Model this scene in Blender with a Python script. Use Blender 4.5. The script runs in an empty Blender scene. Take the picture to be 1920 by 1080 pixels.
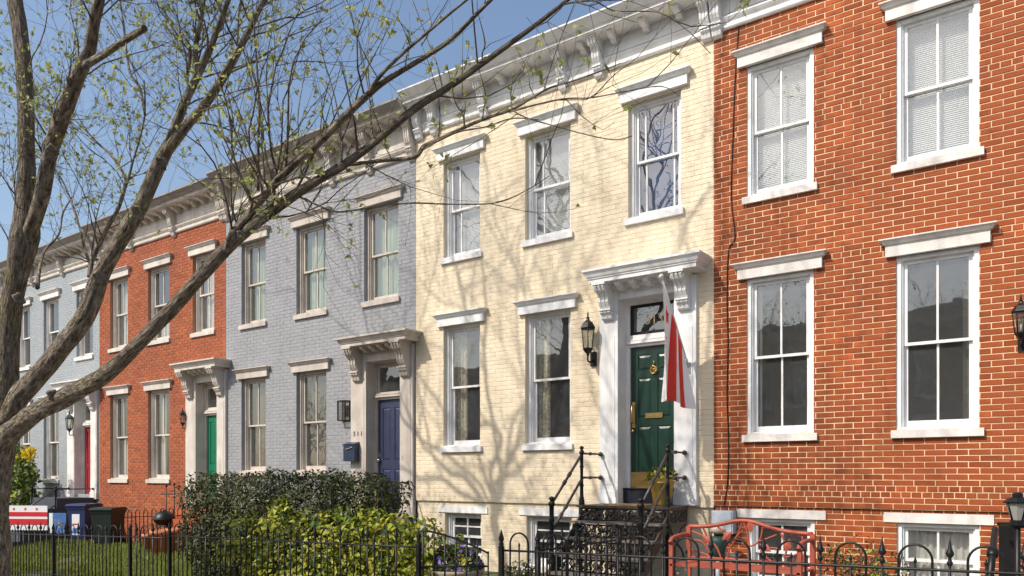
import bpy, math, random, bmesh
from mathutils import Vector, Matrix, Quaternion, noise
R = math.radians
rnd = random.Random(7)
S = bpy.context.scene
C = S.collection
# ------------------------------------------------------------------ camera
TH = R(36.0); FPX = 1460.0; YH = 893.0
DIST = 17.3*math.sin(TH)
ct, st = math.cos(TH), math.sin(TH)
cam_d = bpy.data.cameras.new('camera'); cam = bpy.data.objects.new('camera', cam_d); C.objects.link(cam)
cam.location = (0, -DIST, 0); cam.rotation_euler = (R(90), 0, TH)
cam_d.sensor_fit = 'HORIZONTAL'; cam_d.sensor_width = 36; cam_d.lens = 36*FPX/1920
cam_d.shift_y = (YH-540)/1920; cam_d.clip_start = .05; cam_d.clip_end = 3000
S.camera = cam
# ------------------------------------------------------------------ light
SUN = Vector((-.47, -1, 1.10)).normalized()
w = bpy.data.worlds.new('World'); S.world = w; w.use_nodes = True
nt = w.node_tree; bg = nt.nodes['Background']
sky = nt.nodes.new('ShaderNodeTexSky'); sky.sky_type = 'NISHITA'; sky.sun_disc = False
sky.sun_elevation = math.asin(SUN.z); sky.sun_rotation = math.atan2(SUN.x, SUN.y)
sky.air_density = 1.15; sky.dust_density = 2.6; sky.ozone_density = 1.5
nt.links.new(sky.outputs[0], bg.inputs[0]); bg.inputs[1].default_value = .15
sl = bpy.data.lights.new('sun', 'SUN'); sl.energy = 3.8; sl.angle = R(.53); sl.color = (1, .93, .83)
so = bpy.data.objects.new('sun', sl); C.objects.link(so)
so.rotation_euler = (-SUN).to_track_quat('-Z', 'Y').to_euler(); so.location = SUN*60
S.view_settings.view_transform = 'Standard'; S.view_settings.look = 'None'
S.view_settings.gamma = 1; S.view_settings.use_curve_mapping = False
S.view_settings.exposure = 0.25
S.render.engine = 'CYCLES'
S.cycles.max_bounces = 6; S.cycles.transparent_max_bounces = 12

def at(px, py, Y=0.0):
    """point of the place that the photograph shows at pixel px,py, at distance Y from the facade line"""
    d = DIST+Y; t = (px-960)/FPX
    X = d*(t*ct-st)/(ct+t*st); Z = d*ct-X*st
    return Vector((X, Y, (YH-py)/FPX*Z))
def pxm(px, Y):
    d = DIST+Y; t = (px-960)/FPX
    X = d*(t*ct-st)/(ct+t*st)
    return (d*ct-X*st)/FPX        # metres per pixel there
def depth(p):
    return (p.y+DIST)*ct-p.x*st
def proj(p):
    z = depth(p)
    return 960+FPX*(p.x*ct+(p.y+DIST)*st)/z, YH-FPX*p.z/z, z

# ------------------------------------------------------------------ materials
MATS = {}
def mat(name, col, rough=.6, var=.12, scale=6.0, bump=0.0, bscale=40.0, metal=0.0, spec=.4, rand=0.0, col2=None, c2scale=1.5, c2amt=.5,
        stretch=None, trans=0.0, streak=0.0):
    if name in MATS: return MATS[name]
    m = bpy.data.materials.new(name); MATS[name] = m; m.use_nodes = True
    n = m.node_tree; L = n.links; b = n.nodes['Principled BSDF']
    def N(t): return n.nodes.new(t)
    tc = N('ShaderNodeTexCoord'); vec = tc.outputs['Object']
    if stretch:
        mp = N('ShaderNodeMapping'); mp.inputs['Scale'].default_value = stretch; L.new(vec, mp.inputs[0]); vec = mp.outputs[0]
    nz = N('ShaderNodeTexNoise'); nz.inputs['Scale'].default_value = scale; nz.inputs['Detail'].default_value = 6; L.new(vec, nz.inputs[0])
    ra = N('ShaderNodeMapRange'); ra.inputs[1].default_value = .3; ra.inputs[2].default_value = .7
    ra.inputs[3].default_value = 1-var; ra.inputs[4].default_value = 1+var; L.new(nz.outputs[0], ra.inputs[0])
    fac = ra.outputs[0]
    if rand:
        g = N('ShaderNodeNewGeometry'); oi = N('ShaderNodeObjectInfo')
        ad = N('ShaderNodeMath'); ad.operation = 'ADD'; L.new(g.outputs['Random Per Island'], ad.inputs[0]); L.new(oi.outputs['Random'], ad.inputs[1])
        fr = N('ShaderNodeMath'); fr.operation = 'FRACT'; L.new(ad.outputs[0], fr.inputs[0])
        r2 = N('ShaderNodeMapRange'); r2.inputs[3].default_value = 1-rand; r2.inputs[4].default_value = 1+rand; L.new(fr.outputs[0], r2.inputs[0])
        mu = N('ShaderNodeMath'); mu.operation = 'MULTIPLY'; L.new(fac, mu.inputs[0]); L.new(r2.outputs[0], mu.inputs[1]); fac = mu.outputs[0]
    base = N('ShaderNodeRGB'); base.outputs[0].default_value = (*col, 1); co = base.outputs[0]
    if col2:
        n2 = N('ShaderNodeTexNoise'); n2.inputs['Scale'].default_value = c2scale; n2.inputs['Detail'].default_value = 5; L.new(vec, n2.inputs[0])
        r3 = N('ShaderNodeMapRange'); r3.inputs[1].default_value = .42; r3.inputs[2].default_value = .66; r3.inputs[4].default_value = c2amt
        src = n2.outputs[0]
        if rand:
            a2 = N('ShaderNodeMath'); a2.operation = 'MULTIPLY_ADD'; L.new(fr.outputs[0], a2.inputs[0]); a2.inputs[1].default_value = .3
            L.new(n2.outputs[0], a2.inputs[2]); s2 = N('ShaderNodeMath'); s2.operation = 'SUBTRACT'; L.new(a2.outputs[0], s2.inputs[0]); s2.inputs[1].default_value = .15
            src = s2.outputs[0]
        L.new(src, r3.inputs[0])
        mx = N('ShaderNodeMix'); mx.data_type = 'RGBA'; L.new(r3.outputs[0], mx.inputs[0]); L.new(co, mx.inputs[6]); mx.inputs[7].default_value = (*col2, 1); co = mx.outputs[2]
    if streak:
        ms = N('ShaderNodeMapping'); ms.inputs['Scale'].default_value = (5, 5, .45); L.new(tc.outputs['Object'], ms.inputs[0])
        n3 = N('ShaderNodeTexNoise'); n3.inputs['Scale'].default_value = 1.6; n3.inputs['Detail'].default_value = 5; L.new(ms.outputs[0], n3.inputs[0])
        r4 = N('ShaderNodeMapRange'); r4.inputs[1].default_value = .5; r4.inputs[2].default_value = .72; r4.inputs[3].default_value = 1; r4.inputs[4].default_value = 1-streak
        L.new(n3.outputs[0], r4.inputs[0]); mu = N('ShaderNodeMath'); mu.operation = 'MULTIPLY'; L.new(fac, mu.inputs[0]); L.new(r4.outputs[0], mu.inputs[1]); fac = mu.outputs[0]
    vm = N('ShaderNodeVectorMath'); vm.operation = 'SCALE'; L.new(co, vm.inputs[0]); L.new(fac, vm.inputs[3])
    L.new(vm.outputs[0], b.inputs['Base Color'])
    b.inputs['Roughness'].default_value = rough; b.inputs['Metallic'].default_value = metal
    b.inputs['Specular IOR Level'].default_value = spec
    if bump:
        nb = N('ShaderNodeTexNoise'); nb.inputs['Scale'].default_value = bscale; nb.inputs['Detail'].default_value = 4; L.new(vec, nb.inputs[0])
        bp = N('ShaderNodeBump'); bp.inputs['Strength'].default_value = 1; bp.inputs['Distance'].default_value = bump
        L.new(nb.outputs[0], bp.inputs['Height']); L.new(bp.outputs[0], b.inputs['Normal'])
    if trans:
        tr = N('ShaderNodeBsdfTranslucent'); L.new(vm.outputs[0], tr.inputs[0])
        mxs = N('ShaderNodeMixShader'); mxs.inputs[0].default_value = trans
        L.new(b.outputs[0], mxs.inputs[1]); L.new(tr.outputs[0], mxs.inputs[2]); L.new(mxs.outputs[0], n.nodes['Material Output'].inputs[0])
    return m

def glass_mat(name, tint=(.92, .94, .93), ior=1.8, wob=.0016, veil=.065):
    m = bpy.data.materials.new(name); m.use_nodes = True; n = m.node_tree; L = n.links
    n.nodes.remove(n.nodes['Principled BSDF'])
    tr = n.nodes.new('ShaderNodeBsdfTransparent'); tr.inputs[0].default_value = (*tint, 1)
    gl = n.nodes.new('ShaderNodeBsdfGlossy'); gl.inputs['Roughness'].default_value = .012; gl.inputs[0].default_value = (1, 1, 1, 1)
    tc = n.nodes.new('ShaderNodeTexCoord'); nz = n.nodes.new('ShaderNodeTexNoise'); nz.inputs['Scale'].default_value = 3.2; nz.inputs['Detail'].default_value = 1
    L.new(tc.outputs['Object'], nz.inputs[0]); bp = n.nodes.new('ShaderNodeBump'); bp.inputs['Distance'].default_value = wob; bp.inputs['Strength'].default_value = 1
    L.new(nz.outputs[0], bp.inputs['Height']); L.new(bp.outputs[0], gl.inputs['Normal'])
    lw = n.nodes.new('ShaderNodeLayerWeight'); lw.inputs[0].default_value = .5
    pw = n.nodes.new('ShaderNodeMath'); pw.operation = 'POWER'; L.new(lw.outputs['Facing'], pw.inputs[0]); pw.inputs[1].default_value = 5
    f0 = 1.9*((ior-1)/(ior+1))**2
    fr = n.nodes.new('ShaderNodeMath'); fr.operation = 'MULTIPLY_ADD'; L.new(pw.outputs[0], fr.inputs[0]); fr.inputs[1].default_value = 1-f0; fr.inputs[2].default_value = f0
    ms = n.nodes.new('ShaderNodeMixShader'); L.new(fr.outputs[0], ms.inputs[0]); L.new(tr.outputs[0], ms.inputs[1]); L.new(gl.outputs[0], ms.inputs[2])
    df = n.nodes.new('ShaderNodeBsdfDiffuse'); df.inputs[0].default_value = (.55, .56, .55, 1)
    m2 = n.nodes.new('ShaderNodeMixShader'); m2.inputs[0].default_value = veil; L.new(ms.outputs[0], m2.inputs[1]); L.new(df.outputs[0], m2.inputs[2])
    L.new(m2.outputs[0], n.nodes['Material Output'].inputs[0]); return m
GLASS = glass_mat('window_glass')

def bark_mat(name, col, moss):
    m = bpy.data.materials.new(name); m.use_nodes = True; n = m.node_tree; L = n.links; b = n.nodes['Principled BSDF']
    N = n.nodes.new
    tc = N('ShaderNodeTexCoord'); uv = tc.outputs['UV']
    nd = N('ShaderNodeTexNoise'); nd.inputs['Scale'].default_value = 6; nd.inputs['Detail'].default_value = 3; L.new(tc.outputs['Object'], nd.inputs[0])
    vs = N('ShaderNodeVectorMath'); vs.operation = 'MULTIPLY_ADD'; L.new(nd.outputs['Color'], vs.inputs[0]); vs.inputs[1].default_value = (.05, .10, 0); L.new(uv, vs.inputs[2])
    mp = N('ShaderNodeMapping'); mp.inputs['Scale'].default_value = (24, 6.5, 1); L.new(vs.outputs[0], mp.inputs[0])
    rg = N('ShaderNodeTexNoise'); rg.inputs['Scale'].default_value = 1.0; rg.inputs['Detail'].default_value = 5; rg.inputs['Roughness'].default_value = .62; L.new(mp.outputs[0], rg.inputs[0])
    r = N('ShaderNodeMapRange'); r.inputs[1].default_value = .36; r.inputs[2].default_value = .62; L.new(rg.outputs[0], r.inputs[0])
    nz = N('ShaderNodeTexNoise'); nz.inputs['Scale'].default_value = 30; nz.inputs['Detail'].default_value = 8; L.new(tc.outputs['Object'], nz.inputs[0])
    ad = N('ShaderNodeMath'); ad.operation = 'MULTIPLY_ADD'; L.new(nz.outputs[0], ad.inputs[0]); ad.inputs[1].default_value = .8; L.new(r.outputs[0], ad.inputs[2])
    cr = N('ShaderNodeMapRange'); cr.inputs[1].default_value = .3; cr.inputs[2].default_value = 1.5; cr.inputs[3].default_value = .2; cr.inputs[4].default_value = 1.75
    L.new(ad.outputs[0], cr.inputs[0])
    n2 = N('ShaderNodeTexNoise'); n2.inputs['Scale'].default_value = 2.6; n2.inputs['Detail'].default_value = 7; L.new(tc.outputs['Object'], n2.inputs[0])
    mr = N('ShaderNodeMapRange'); mr.inputs[1].default_value = .50; mr.inputs[2].default_value = .72; mr.inputs[4].default_value = .6; L.new(n2.outputs[0], mr.inputs[0])
    mx = N('ShaderNodeMix'); mx.data_type = 'RGBA'; L.new(mr.outputs[0], mx.inputs[0]); mx.inputs[6].default_value = (*col, 1); mx.inputs[7].default_value = (*moss, 1)
    vm = N('ShaderNodeVectorMath'); vm.operation = 'SCALE'; L.new(mx.outputs[2], vm.inputs[0]); L.new(cr.outputs[0], vm.inputs[3])
    L.new(vm.outputs[0], b.inputs['Base Color']); b.inputs['Roughness'].default_value = .9; b.inputs['Specular IOR Level'].default_value = .15
    bp = N('ShaderNodeBump'); bp.inputs['Distance'].default_value = .035; bp.inputs['Strength'].default_value = 1; L.new(ad.outputs[0], bp.inputs['Height']); L.new(bp.outputs[0], b.inputs['Normal'])
    return m
BARK = bark_mat('bark', (.25, .205, .16), (.22, .20, .075))

M_WHITE = mat('white_paint', (.79, .785, .775), .5, .07, 3, .002, 45, streak=.16, col2=(.58,.55,.50), c2scale=2.6, c2amt=.35)
M_WHITE2 = mat('stone_white', (.74, .70, .655), .7, .10, 5, .003, 40, streak=.2, col2=(.50,.46,.41), c2scale=3, c2amt=.4)
M_TAUPE = mat('taupe_paint', (.54, .48, .42), .55, .10, 4, .002, 40, streak=.22, col2=(.38,.32,.27), c2scale=2.5, c2amt=.4)
M_PALE = mat('pale_paint', (.60, .55, .49), .55, .10, 4, .002, 40, streak=.22, col2=(.42,.37,.32), c2scale=2.5, c2amt=.4)
M_IRON = mat('black_iron', (.007, .007, .0075), .42, .3, 20, .0008, 90, metal=.0, spec=.35)
M_IRONW = mat('worn_iron', (.06, .048, .04), .38, .4, 14, .001, 80, spec=.5, col2=(.10, .055, .035), c2scale=6, c2amt=.5)
M_BRASS = mat('brass', (.72, .48, .17), .3, .12, 12, metal=1)
M_DARK = mat('dark_room', (.30, .29, .27), .9, .2, 2)
M_ROOF = mat('roof_metal', (.16, .15, .15), .6, .15, 3)
M_BLIND = mat('blind_white', (.80, .80, .78), .6, .03, 3)
M_BLINDB = mat('blind_blue', (.09, .18, .40), .6, .05, 3)
M_CURT = mat('curtain_white', (.75, .72, .66), .8, .08, 4, trans=.3)
M_CURTG = mat('curtain_green', (.34, .42, .30), .8, .1, 3)
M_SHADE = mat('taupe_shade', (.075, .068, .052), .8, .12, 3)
M_LACE = mat('lace', (.48, .42, .30), .9, .5, 22)

# ------------------------------------------------------------------ mesh builder
class MB:
    def __init__(s): s.v = []; s.f = []; s.sm = []; s.mi = []; s.uv = {}
    def add(s, vs, fs, smooth=False, mi=0):
        o = len(s.v); s.v += [tuple(v) for v in vs]
        for f in fs: s.f.append(tuple(i+o for i in f)); s.sm.append(smooth); s.mi.append(mi)
        return o
    def box(s, x0, x1, y0, y1, z0, z1, mi=0):
        s.add([(x0,y0,z0),(x1,y0,z0),(x1,y1,z0),(x0,y1,z0),(x0,y0,z1),(x1,y0,z1),(x1,y1,z1),(x0,y1,z1)],
              [(0,3,2,1),(4,5,6,7),(0,1,5,4),(1,2,6,5),(2,3,7,6),(3,0,4,7)], False, mi)
    def obox(s, c, ax, ay, az, mi=0):
        c = Vector(c); ax, ay, az = Vector(ax), Vector(ay), Vector(az)
        vs = [c+i*ax+j*ay+k*az for k in (-1,1) for (i,j) in ((-1,-1),(1,-1),(1,1),(-1,1))]
        s.add(vs, [(0,3,2,1),(4,5,6,7),(0,1,5,4),(1,2,6,5),(2,3,7,6),(3,0,4,7)], False, mi)
    def frustum(s, xa, xb, za, zb, y, d, e):          # brick face: back at y, front at y-d, front inset e
        s.add([(xa,y,za),(xb,y,za),(xb,y,zb),(xa,y,zb),(xa+e,y-d,za+e),(xb-e,y-d,za+e),(xb-e,y-d,zb-e),(xa+e,y-d,zb-e)],
              [(4,5,6,7),(0,1,5,4),(1,2,6,5),(2,3,7,6),(3,0,4,7)])
    def prism(s, prof, x0, x1, mi=0, smooth=False):   # profile of (out, z), extruded along x; out is towards the street (-y)
        n = len(prof)
        vs = [(x0,-o,z) for o,z in prof]+[(x1,-o,z) for o,z in prof]
        fs = [(i,(i+1)%n,n+(i+1)%n,n+i) for i in range(n)]
        s.add(vs, fs, smooth, mi); s.add(vs, [tuple(range(n-1,-1,-1)), tuple(range(n,2*n))], False, mi)
    def loft(s, prof, x0, x1, yb=.0):                 # mitred: profile (out,z); plan widens by 'out' at both ends
        vs = []; n = len(prof)
        for o, z in prof: vs += [(x0-o,yb,z),(x0-o,-o,z),(x1+o,-o,z),(x1+o,yb,z)]
        fs = []
        for i in range(n-1):
            a, b = 4*i, 4*i+4
            for k in range(3): fs.append((a+k,a+k+1,b+k+1,b+k))
        fs.append((3,2,1,0)); fs.append((4*n-4,4*n-3,4*n-2,4*n-1))
        s.add(vs, fs)
    def tube(s, pts, rad, n=8, cap=True, uvs=False, wob=0):
        pts = [Vector(p) for p in pts]; k = len(pts)
        if not hasattr(rad, '__len__'): rad = [rad]*k
        t0 = (pts[1]-pts[0]).normalized()
        up = Vector((0,0,1)) if abs(t0.z) < .9 else Vector((1,0,0))
        a = t0.cross(up).normalized(); vs = []; L = 0; ls = []
        for i, p in enumerate(pts):
            t = (pts[min(i+1,k-1)]-pts[max(i-1,0)])
            if t.length < 1e-9: t = t0
            t.normalize(); a = (a-t*a.dot(t))
            if a.length < 1e-6: a = t.orthogonal()
            a.normalize(); b = t.cross(a)
            if i: L += (p-pts[i-1]).length
            ls.append(L)
            for j in range(n):
                q = 2*math.pi*j/n; r = rad[i]
                if wob: r *= 1+wob*noise.noise(p*2.3+Vector((math.cos(q), math.sin(q), 3))*1.2)
                vs.append(p+(a*math.cos(q)+b*math.sin(q))*r)
        fs = [(i*n+j, i*n+(j+1)%n, (i+1)*n+(j+1)%n, (i+1)*n+j) for i in range(k-1) for j in range(n)]
        if uvs:
            f0 = len(s.f)
            for i in range(k-1):
                for j in range(n):
                    s.uv[f0+i*n+j] = [(j/n*rad[0]*6.3, ls[i]), ((j+1)/n*rad[0]*6.3, ls[i]), ((j+1)/n*rad[0]*6.3, ls[i+1]), (j/n*rad[0]*6.3, ls[i+1])]
        o = s.add(vs, fs, True)
        if cap: s.add([], [tuple(o-len(s.v)+j for j in range(n-1,-1,-1)), tuple(o-len(s.v)+(k-1)*n+j for j in range(n))])
    def lathe(s, prof, c=(0,0,0), n=14, smooth=True, axis='z'):
        vs = []; k = len(prof)
        for r, z in prof:
            for j in range(n):
                q = 2*math.pi*j/n
                if axis == 'z': vs.append((c[0]+r*math.cos(q), c[1]+r*math.sin(q), c[2]+z))
                else: vs.append((c[0]+r*math.cos(q), c[1]+z, c[2]+r*math.sin(q)))
        s.add(vs, [(i*n+j, i*n+(j+1)%n, (i+1)*n+(j+1)%n, (i+1)*n+j) for i in range(k-1) for j in range(n)], smooth)
    def ball(s, c, r, n=12):
        s.lathe([(max(1e-4, r*math.sin(math.pi*i/8)), -r*math.cos(math.pi*i/8)) for i in range(9)], c, n)
    def mesh(s, name, mats):
        me = bpy.data.meshes.new(name); me.from_pydata(s.v, [], s.f)
        me.polygons.foreach_set('use_smooth', s.sm)
        for m in (mats if isinstance(mats, (list, tuple)) else [mats]): me.materials.append(m)
        if any(s.mi): me.polygons.foreach_set('material_index', s.mi)
        if s.uv:
            ul = me.uv_layers.new(name='UVMap')
            for fi, uvq in s.uv.items():
                p = me.polygons[fi]
                for q, li in enumerate(p.loop_indices): ul.data[li].uv = uvq[q]
        me.update(); return me
    def build(s, name, mats, parent=None, **kw): return link(name, s.mesh(name, mats), parent, **kw)

def link(name, me, parent=None, loc=None, rot=None, label=None, kind=None):
    o = bpy.data.objects.new(name, me); C.objects.link(o)
    if loc is not None: o.location = loc
    if rot is not None: o.rotation_euler = rot
    if parent is not None:
        o.parent = parent
        if parent.type == 'EMPTY': o.matrix_parent_inverse = Matrix.Translation(-parent.location)
    if label: o['label'] = label
    if kind: o['kind'] = kind
    return o
def thing(name, label, cat, loc, group=None):
    o = bpy.data.objects.new(name, None); C.objects.link(o); o.location = loc; o.empty_display_size = .2
    return tag(o, label, cat, group)
def tag(o, label, cat, group=None):
    o['label'] = label; o['category'] = cat
    if group: o['group'] = group
    return o
def text(name, s, size, m, loc, rot, parent=None, ext=.004):
    cu = bpy.data.curves.new(name, 'FONT'); cu.body = s; cu.size = size; cu.extrude = ext; cu.align_x = 'CENTER'; cu.align_y = 'CENTER'; cu.resolution_u = 3
    t = bpy.data.objects.new(name, cu); C.objects.link(t); dg = bpy.context.evaluated_depsgraph_get()
    me = bpy.data.meshes.new_from_object(t.evaluated_get(dg)); bpy.data.objects.remove(t); me.materials.clear(); me.materials.append(m)
    return link(name, me, parent, loc, rot)
def smoothpath(pts, rad, sub=5):
    P = [Vector(p) for p in pts]; out = []; ro = []
    for i in range(len(P)-1):
        p0, p1, p2, p3 = P[max(i-1,0)], P[i], P[i+1], P[min(i+2,len(P)-1)]
        for k in range(sub):
            t = k/sub
            out.append(.5*((2*p1)+(p2-p0)*t+(2*p0-5*p1+4*p2-p3)*t*t+(3*p1-p0-3*p2+p3)*t**3)); ro.append(rad[i]*(1-t)+rad[i+1]*t)
    out.append(P[-1]); ro.append(rad[-1]); return out, ro

# ------------------------------------------------------------------ ground
def zf(X): return -1.60+.02*max(-40, min(25, X))
def yard(X, Y):
    t = max(0, min(1, (Y+3.75)/3.0)); t = t*t*(3-2*t)
    return zf(X)+.03+(.10+.016*max(0, min(20, -X-4)))*t
def sheet(name, xs, ys, zfun, m, **kw):
    b = MB(); n = len(ys)
    b.add([(x, y, zfun(x, y)) for x in xs for y in ys], [(i*n+j, (i+1)*n+j, (i+1)*n+j+1, i*n+j+1) for i in range(len(xs)-1) for j in range(n-1)], True)
    o = b.build(name, m); o['kind'] = 'structure'; return o
XS = [-900, -300, -120, -60, -40, -34, -30, -26, -22, -18, -14, -10, -6, -2, 2, 6, 10, 15, 25, 60, 200, 900]
M_ASPH = mat('asphalt', (.055, .055, .057), .85, .25, 3, .004, 90)
M_CONC = mat('concrete_paving', (.36, .34, .31), .85, .15, 2, .003, 60)
M_SOIL = mat('garden_soil', (.10, .075, .045), .95, .3, 5, .02, 12, col2=(.07, .11, .025), c2scale=1.2, c2amt=.8)
sheet('ground', XS, [-900, -200, -60, -30, -10.5, 0, 40, 900], lambda x, y: zf(x)-.16, M_ASPH)
sheet('sidewalk', XS[4:19], [-7.2, -5, -3.9], lambda x, y: zf(x), M_CONC)
kb = MB()
for i in range(4, 18): 
    x0, x1 = XS[i], XS[i+1]
    kb.add([(x0,-7.35,zf(x0)-.2),(x1,-7.35,zf(x1)-.2),(x1,-7.35,zf(x1)+.004),(x0,-7.35,zf(x0)+.004),(x0,-7.2,zf(x0)+.004),(x1,-7.2,zf(x1)+.004)], [(0,1,2,3),(3,2,5,4)])
kb.build('kerb', M_CONC)['kind'] = 'structure'
yx = [-33+i*.75 for i in range(50)]
sheet('yard_ground', yx, [-3.9+i*.3 for i in range(14)], yard, M_SOIL)

# ------------------------------------------------------------------ houses
BR_L, BR_H = .2221, .0703
def course_rows(x0, x1, z0, z1, openings, headers, L=BR_L, H=BR_H, j=.010):
    out = []; r = 0; z = z0
    while z+H*.6 < z1:
        zt = min(z+H, z1)
        blocked = sorted([(a, b) for (a, b, c, d) in openings if c < (z+zt)/2 < d])
        spans = []; x = x0
        for a, b in blocked:
            if a > x: spans.append((x, a))
            x = max(x, b)
        if x < x1: spans.append((x, x1))
        l = L/2 if r in headers else L
        off = (r % 2)*l/2 + (.25*l if r in headers else 0)
        for a, b in spans:
            k = math.floor((a-x0+off)/l)
            while True:
                xa = x0-off+k*l; xb = xa+l; k += 1
                if xa >= b-.01 or (b-xa < .055 and xa > a): break
                xa2, xb2 = max(xa, a), min(xb, b)
                if b-xb2 < .055: xb2 = b
                if xb2-xa2 < .012: continue
                out.append((xa2+j/2 if xa2 == xa else xa2, xb2-j/2 if xb2 == xb and xb2 < b else xb2, z+j/2, zt-j/2, xa2 == xa and xb2 == xb and zt-z > H*.99, r in headers))
        z += H; r += 1
    return out

def bracket_mesh(h, o, wd):
    """scrolled bracket hanging from z=0 down to -h, standing o proud of y=0"""
    b = MB()
    def prof(k, d=0):
        return [(-.01,0),(o*k,0),(o*k*1.03,-.10*h),(o*.92*k,-.21*h),(o*.70*k,-.27*h),(o*.60*k,-.36*h),(o*.56*k,-.50*h),(o*.46*k,-.60*h),(o*.30*k,-.66*h),
                (o*.40*k,-.71*h),(o*.40*k,-.79*h),(o*.28*k,-.85*h),(o*.22*k,-.95*h),(o*.08*k,-h),(-.01,-h)]
    b.prism(prof(.93), -wd/2, wd/2)
    for c, ww in ((-.36, .2), (0, .2), (.36, .2)):
        b.prism([(p[0], p[1]*.995-.002) for p in prof(1.0)], (c-ww/2)*wd, (c+ww/2)*wd)
    b.box(-wd*.62, wd*.62, -o*1.08, .01, -.055*h, .004)
    b.box(-wd*.56, wd*.56, -o*.46, .01, -.73*h, -.685*h)
    for sx in (-1, 1):                                   # side volutes
        vs = []; 
        for rr, oo in ((.085*h, 0), (.085*h, .012), (.045*h, .016), (.02*h, .008)):
            for q in range(12): vs.append((sx*(wd/2+oo), -o*.80+rr*math.cos(q*math.pi/6), -.13*h+rr*math.sin(q*math.pi/6)))
        b.add(vs, [(i*12+q, i*12+(q+1)%12, i*12+12+(q+1)%12, i*12+12+q) for i in range(3) for q in range(12)])
    return b
def modillion_mesh(h, o, wd):
    b = MB()
    b.prism([(-.01,0),(o,0),(o*1.02,-.25*h),(o*.9,-.55*h),(o*.55,-.7*h),(o*.4,-h),(-.01,-h)], -wd/2, wd/2)
    b.box(-wd*.6, wd*.6, -o*1.06, .01, -.12*h, .003)
    return b

def window(root, xa, xb, za, zb, trim, rec=.10, split=.5, bars=(.5,), lowbars=None, cover=None, hood=True, sill=True, hoodmat=None, sillmat=None, basement=False, y0=0.0, lit=False):
    """double-hung window in the opening xa..xb, za..zb"""
    fr = MB(); cw = .05
    fr.box(xa, xa+cw, y0+rec-.03, y0+rec+.12, za, zb); fr.box(xb-cw, xb, y0+rec-.03, y0+rec+.12, za, zb)
    fr.box(xa+cw, xb-cw, y0+rec-.03, y0+rec+.12, zb-cw, zb); fr.box(xa+cw, xb-cw, y0+rec-.02, y0+rec+.13, za, za+.035)
    fr.box(xa+cw, xa+cw+.018, y0+rec-.005, y0+rec+.10, za+.035, zb-cw); fr.box(xb-cw-.018, xb-cw, y0+rec-.005, y0+rec+.10, za+.035, zb-cw)
    wo = fr.build('window', trim, root)
    ia, ib, ja, jb = xa+cw+.018, xb-cw-.018, za+.035, zb-cw
    zm = ja+(jb-ja)*split; rl = .042
    for up in (1, 0):
        c, d = (zm-.02, jb) if up else (ja, zm+.02); yy = y0+rec+(.022 if up else .058)
        s = MB(); br = bars if up else (bars if lowbars is None else lowbars)
        bot = .035 if up else .075; top = .045 if up else .035
        s.box(ia, ia+rl, yy, yy+.032, c, d); s.box(ib-rl, ib, yy, yy+.032, c, d)
        s.box(ia+rl, ib-rl, yy, yy+.032, c, c+bot); s.box(ia+rl, ib-rl, yy, yy+.032, d-top, d)
        for q in br: 
            xm = ia+(ib-ia)*q; s.box(xm-.012, xm+.012, yy+.003, yy+.03, c+bot, d-top)
        if basement == 2: s.box(ia+rl, ib-rl, yy+.004, yy+.029, (c+d)/2-.011, (c+d)/2+.011)
        s.build('sash', trim, wo)
        xs = [ia+rl]+[ia+(ib-ia)*q for q in br]+[ib-rl]
        for a, b in zip(xs[:-1], xs[1:]):
            p = MB(); p.add([(a,yy+.016,c+bot-.004),(b,yy+.016,c+bot-.004),(b,yy+.016,d-top+.004),(a,yy+.016,d-top+.004)], [(0,1,2,3)]); p.build('pane', GLASS, wo)
    if sill:
        sb = MB(); sb.box(xa-.05, xb+.05, y0-.05, y0+rec+.02, za-.095, za-.004); sb.box(xa, xb, y0+.01, y0+rec+.05, za-.004, za+.022)
        sb.build('sill', sillmat or trim, wo)
    if hood:
        hb = MB(); hm = hoodmat or trim
        if basement: hb.box(xa-.14, xb+.14, y0-.02, y0+.04, zb, zb+.115)
        else:
            hb.box(xa-.11, xb+.11, y0-.06, y0+.02, zb, zb+.135)
            hb.loft([(.062,zb+.125),(.07,zb+.14),(.085,zb+.145),(.10,zb+.175),(.125,zb+.19),(.125,zb+.205),(.05,zb+.225)], xa-.05, xb+.05, y0+.02)
        hb.build('hood', hm, wo)
    yb = y0+rec+.15
    if cover:
        k, m = cover[0], cover[1]; a, b = xa+.02, xb-.02
        cz0, cz1 = (cover[2] if len(cover) > 2 else (za, zb))
        cb = MB()
        if k == 'blind':
            z = cz0+.03
            while z < cz1-.05:
                cb.add([(a,yb-.010,z-.008),(b,yb-.010,z-.008),(b,yb+.010,z+.010),(a,yb+.010,z+.010)], [(0,1,2,3)]); z += .024
            cb.box(a, b, yb-.02, yb+.02, cz1-.05, cz1)
            cb.box(a, b, yb-.015, yb+.015, cz0+.005, cz0+.025)
            cb.add([(a,yb+.03,cz0),(b,yb+.03,cz0),(b,yb+.03,cz1),(a,yb+.03,cz1)], [(0,1,2,3)])
            cb.build('blind', m, wo)
        elif k == 'shade':
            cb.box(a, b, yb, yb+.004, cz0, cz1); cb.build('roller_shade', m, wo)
        else:
            spans = cover[3] if len(cover) > 3 else ((0, 1),)
            for u0, u1 in spans:
                n = max(8, int((u1-u0)*50)); vs = []
                for i in range(n+1):
                    x = a+(b-a)*(u0+(u1-u0)*i/n); y = yb+.03+.022*math.sin(i*1.3+xa)+.01*math.sin(i*.45+2*xa)
                    vs += [(x, y, cz0), (x, y, cz1)]
                cb.add(vs, [(2*i, 2*i+2, 2*i+3, 2*i+1) for i in range(n)], True)
            cb.build('curtain', m, wo)
    return wo

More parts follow.
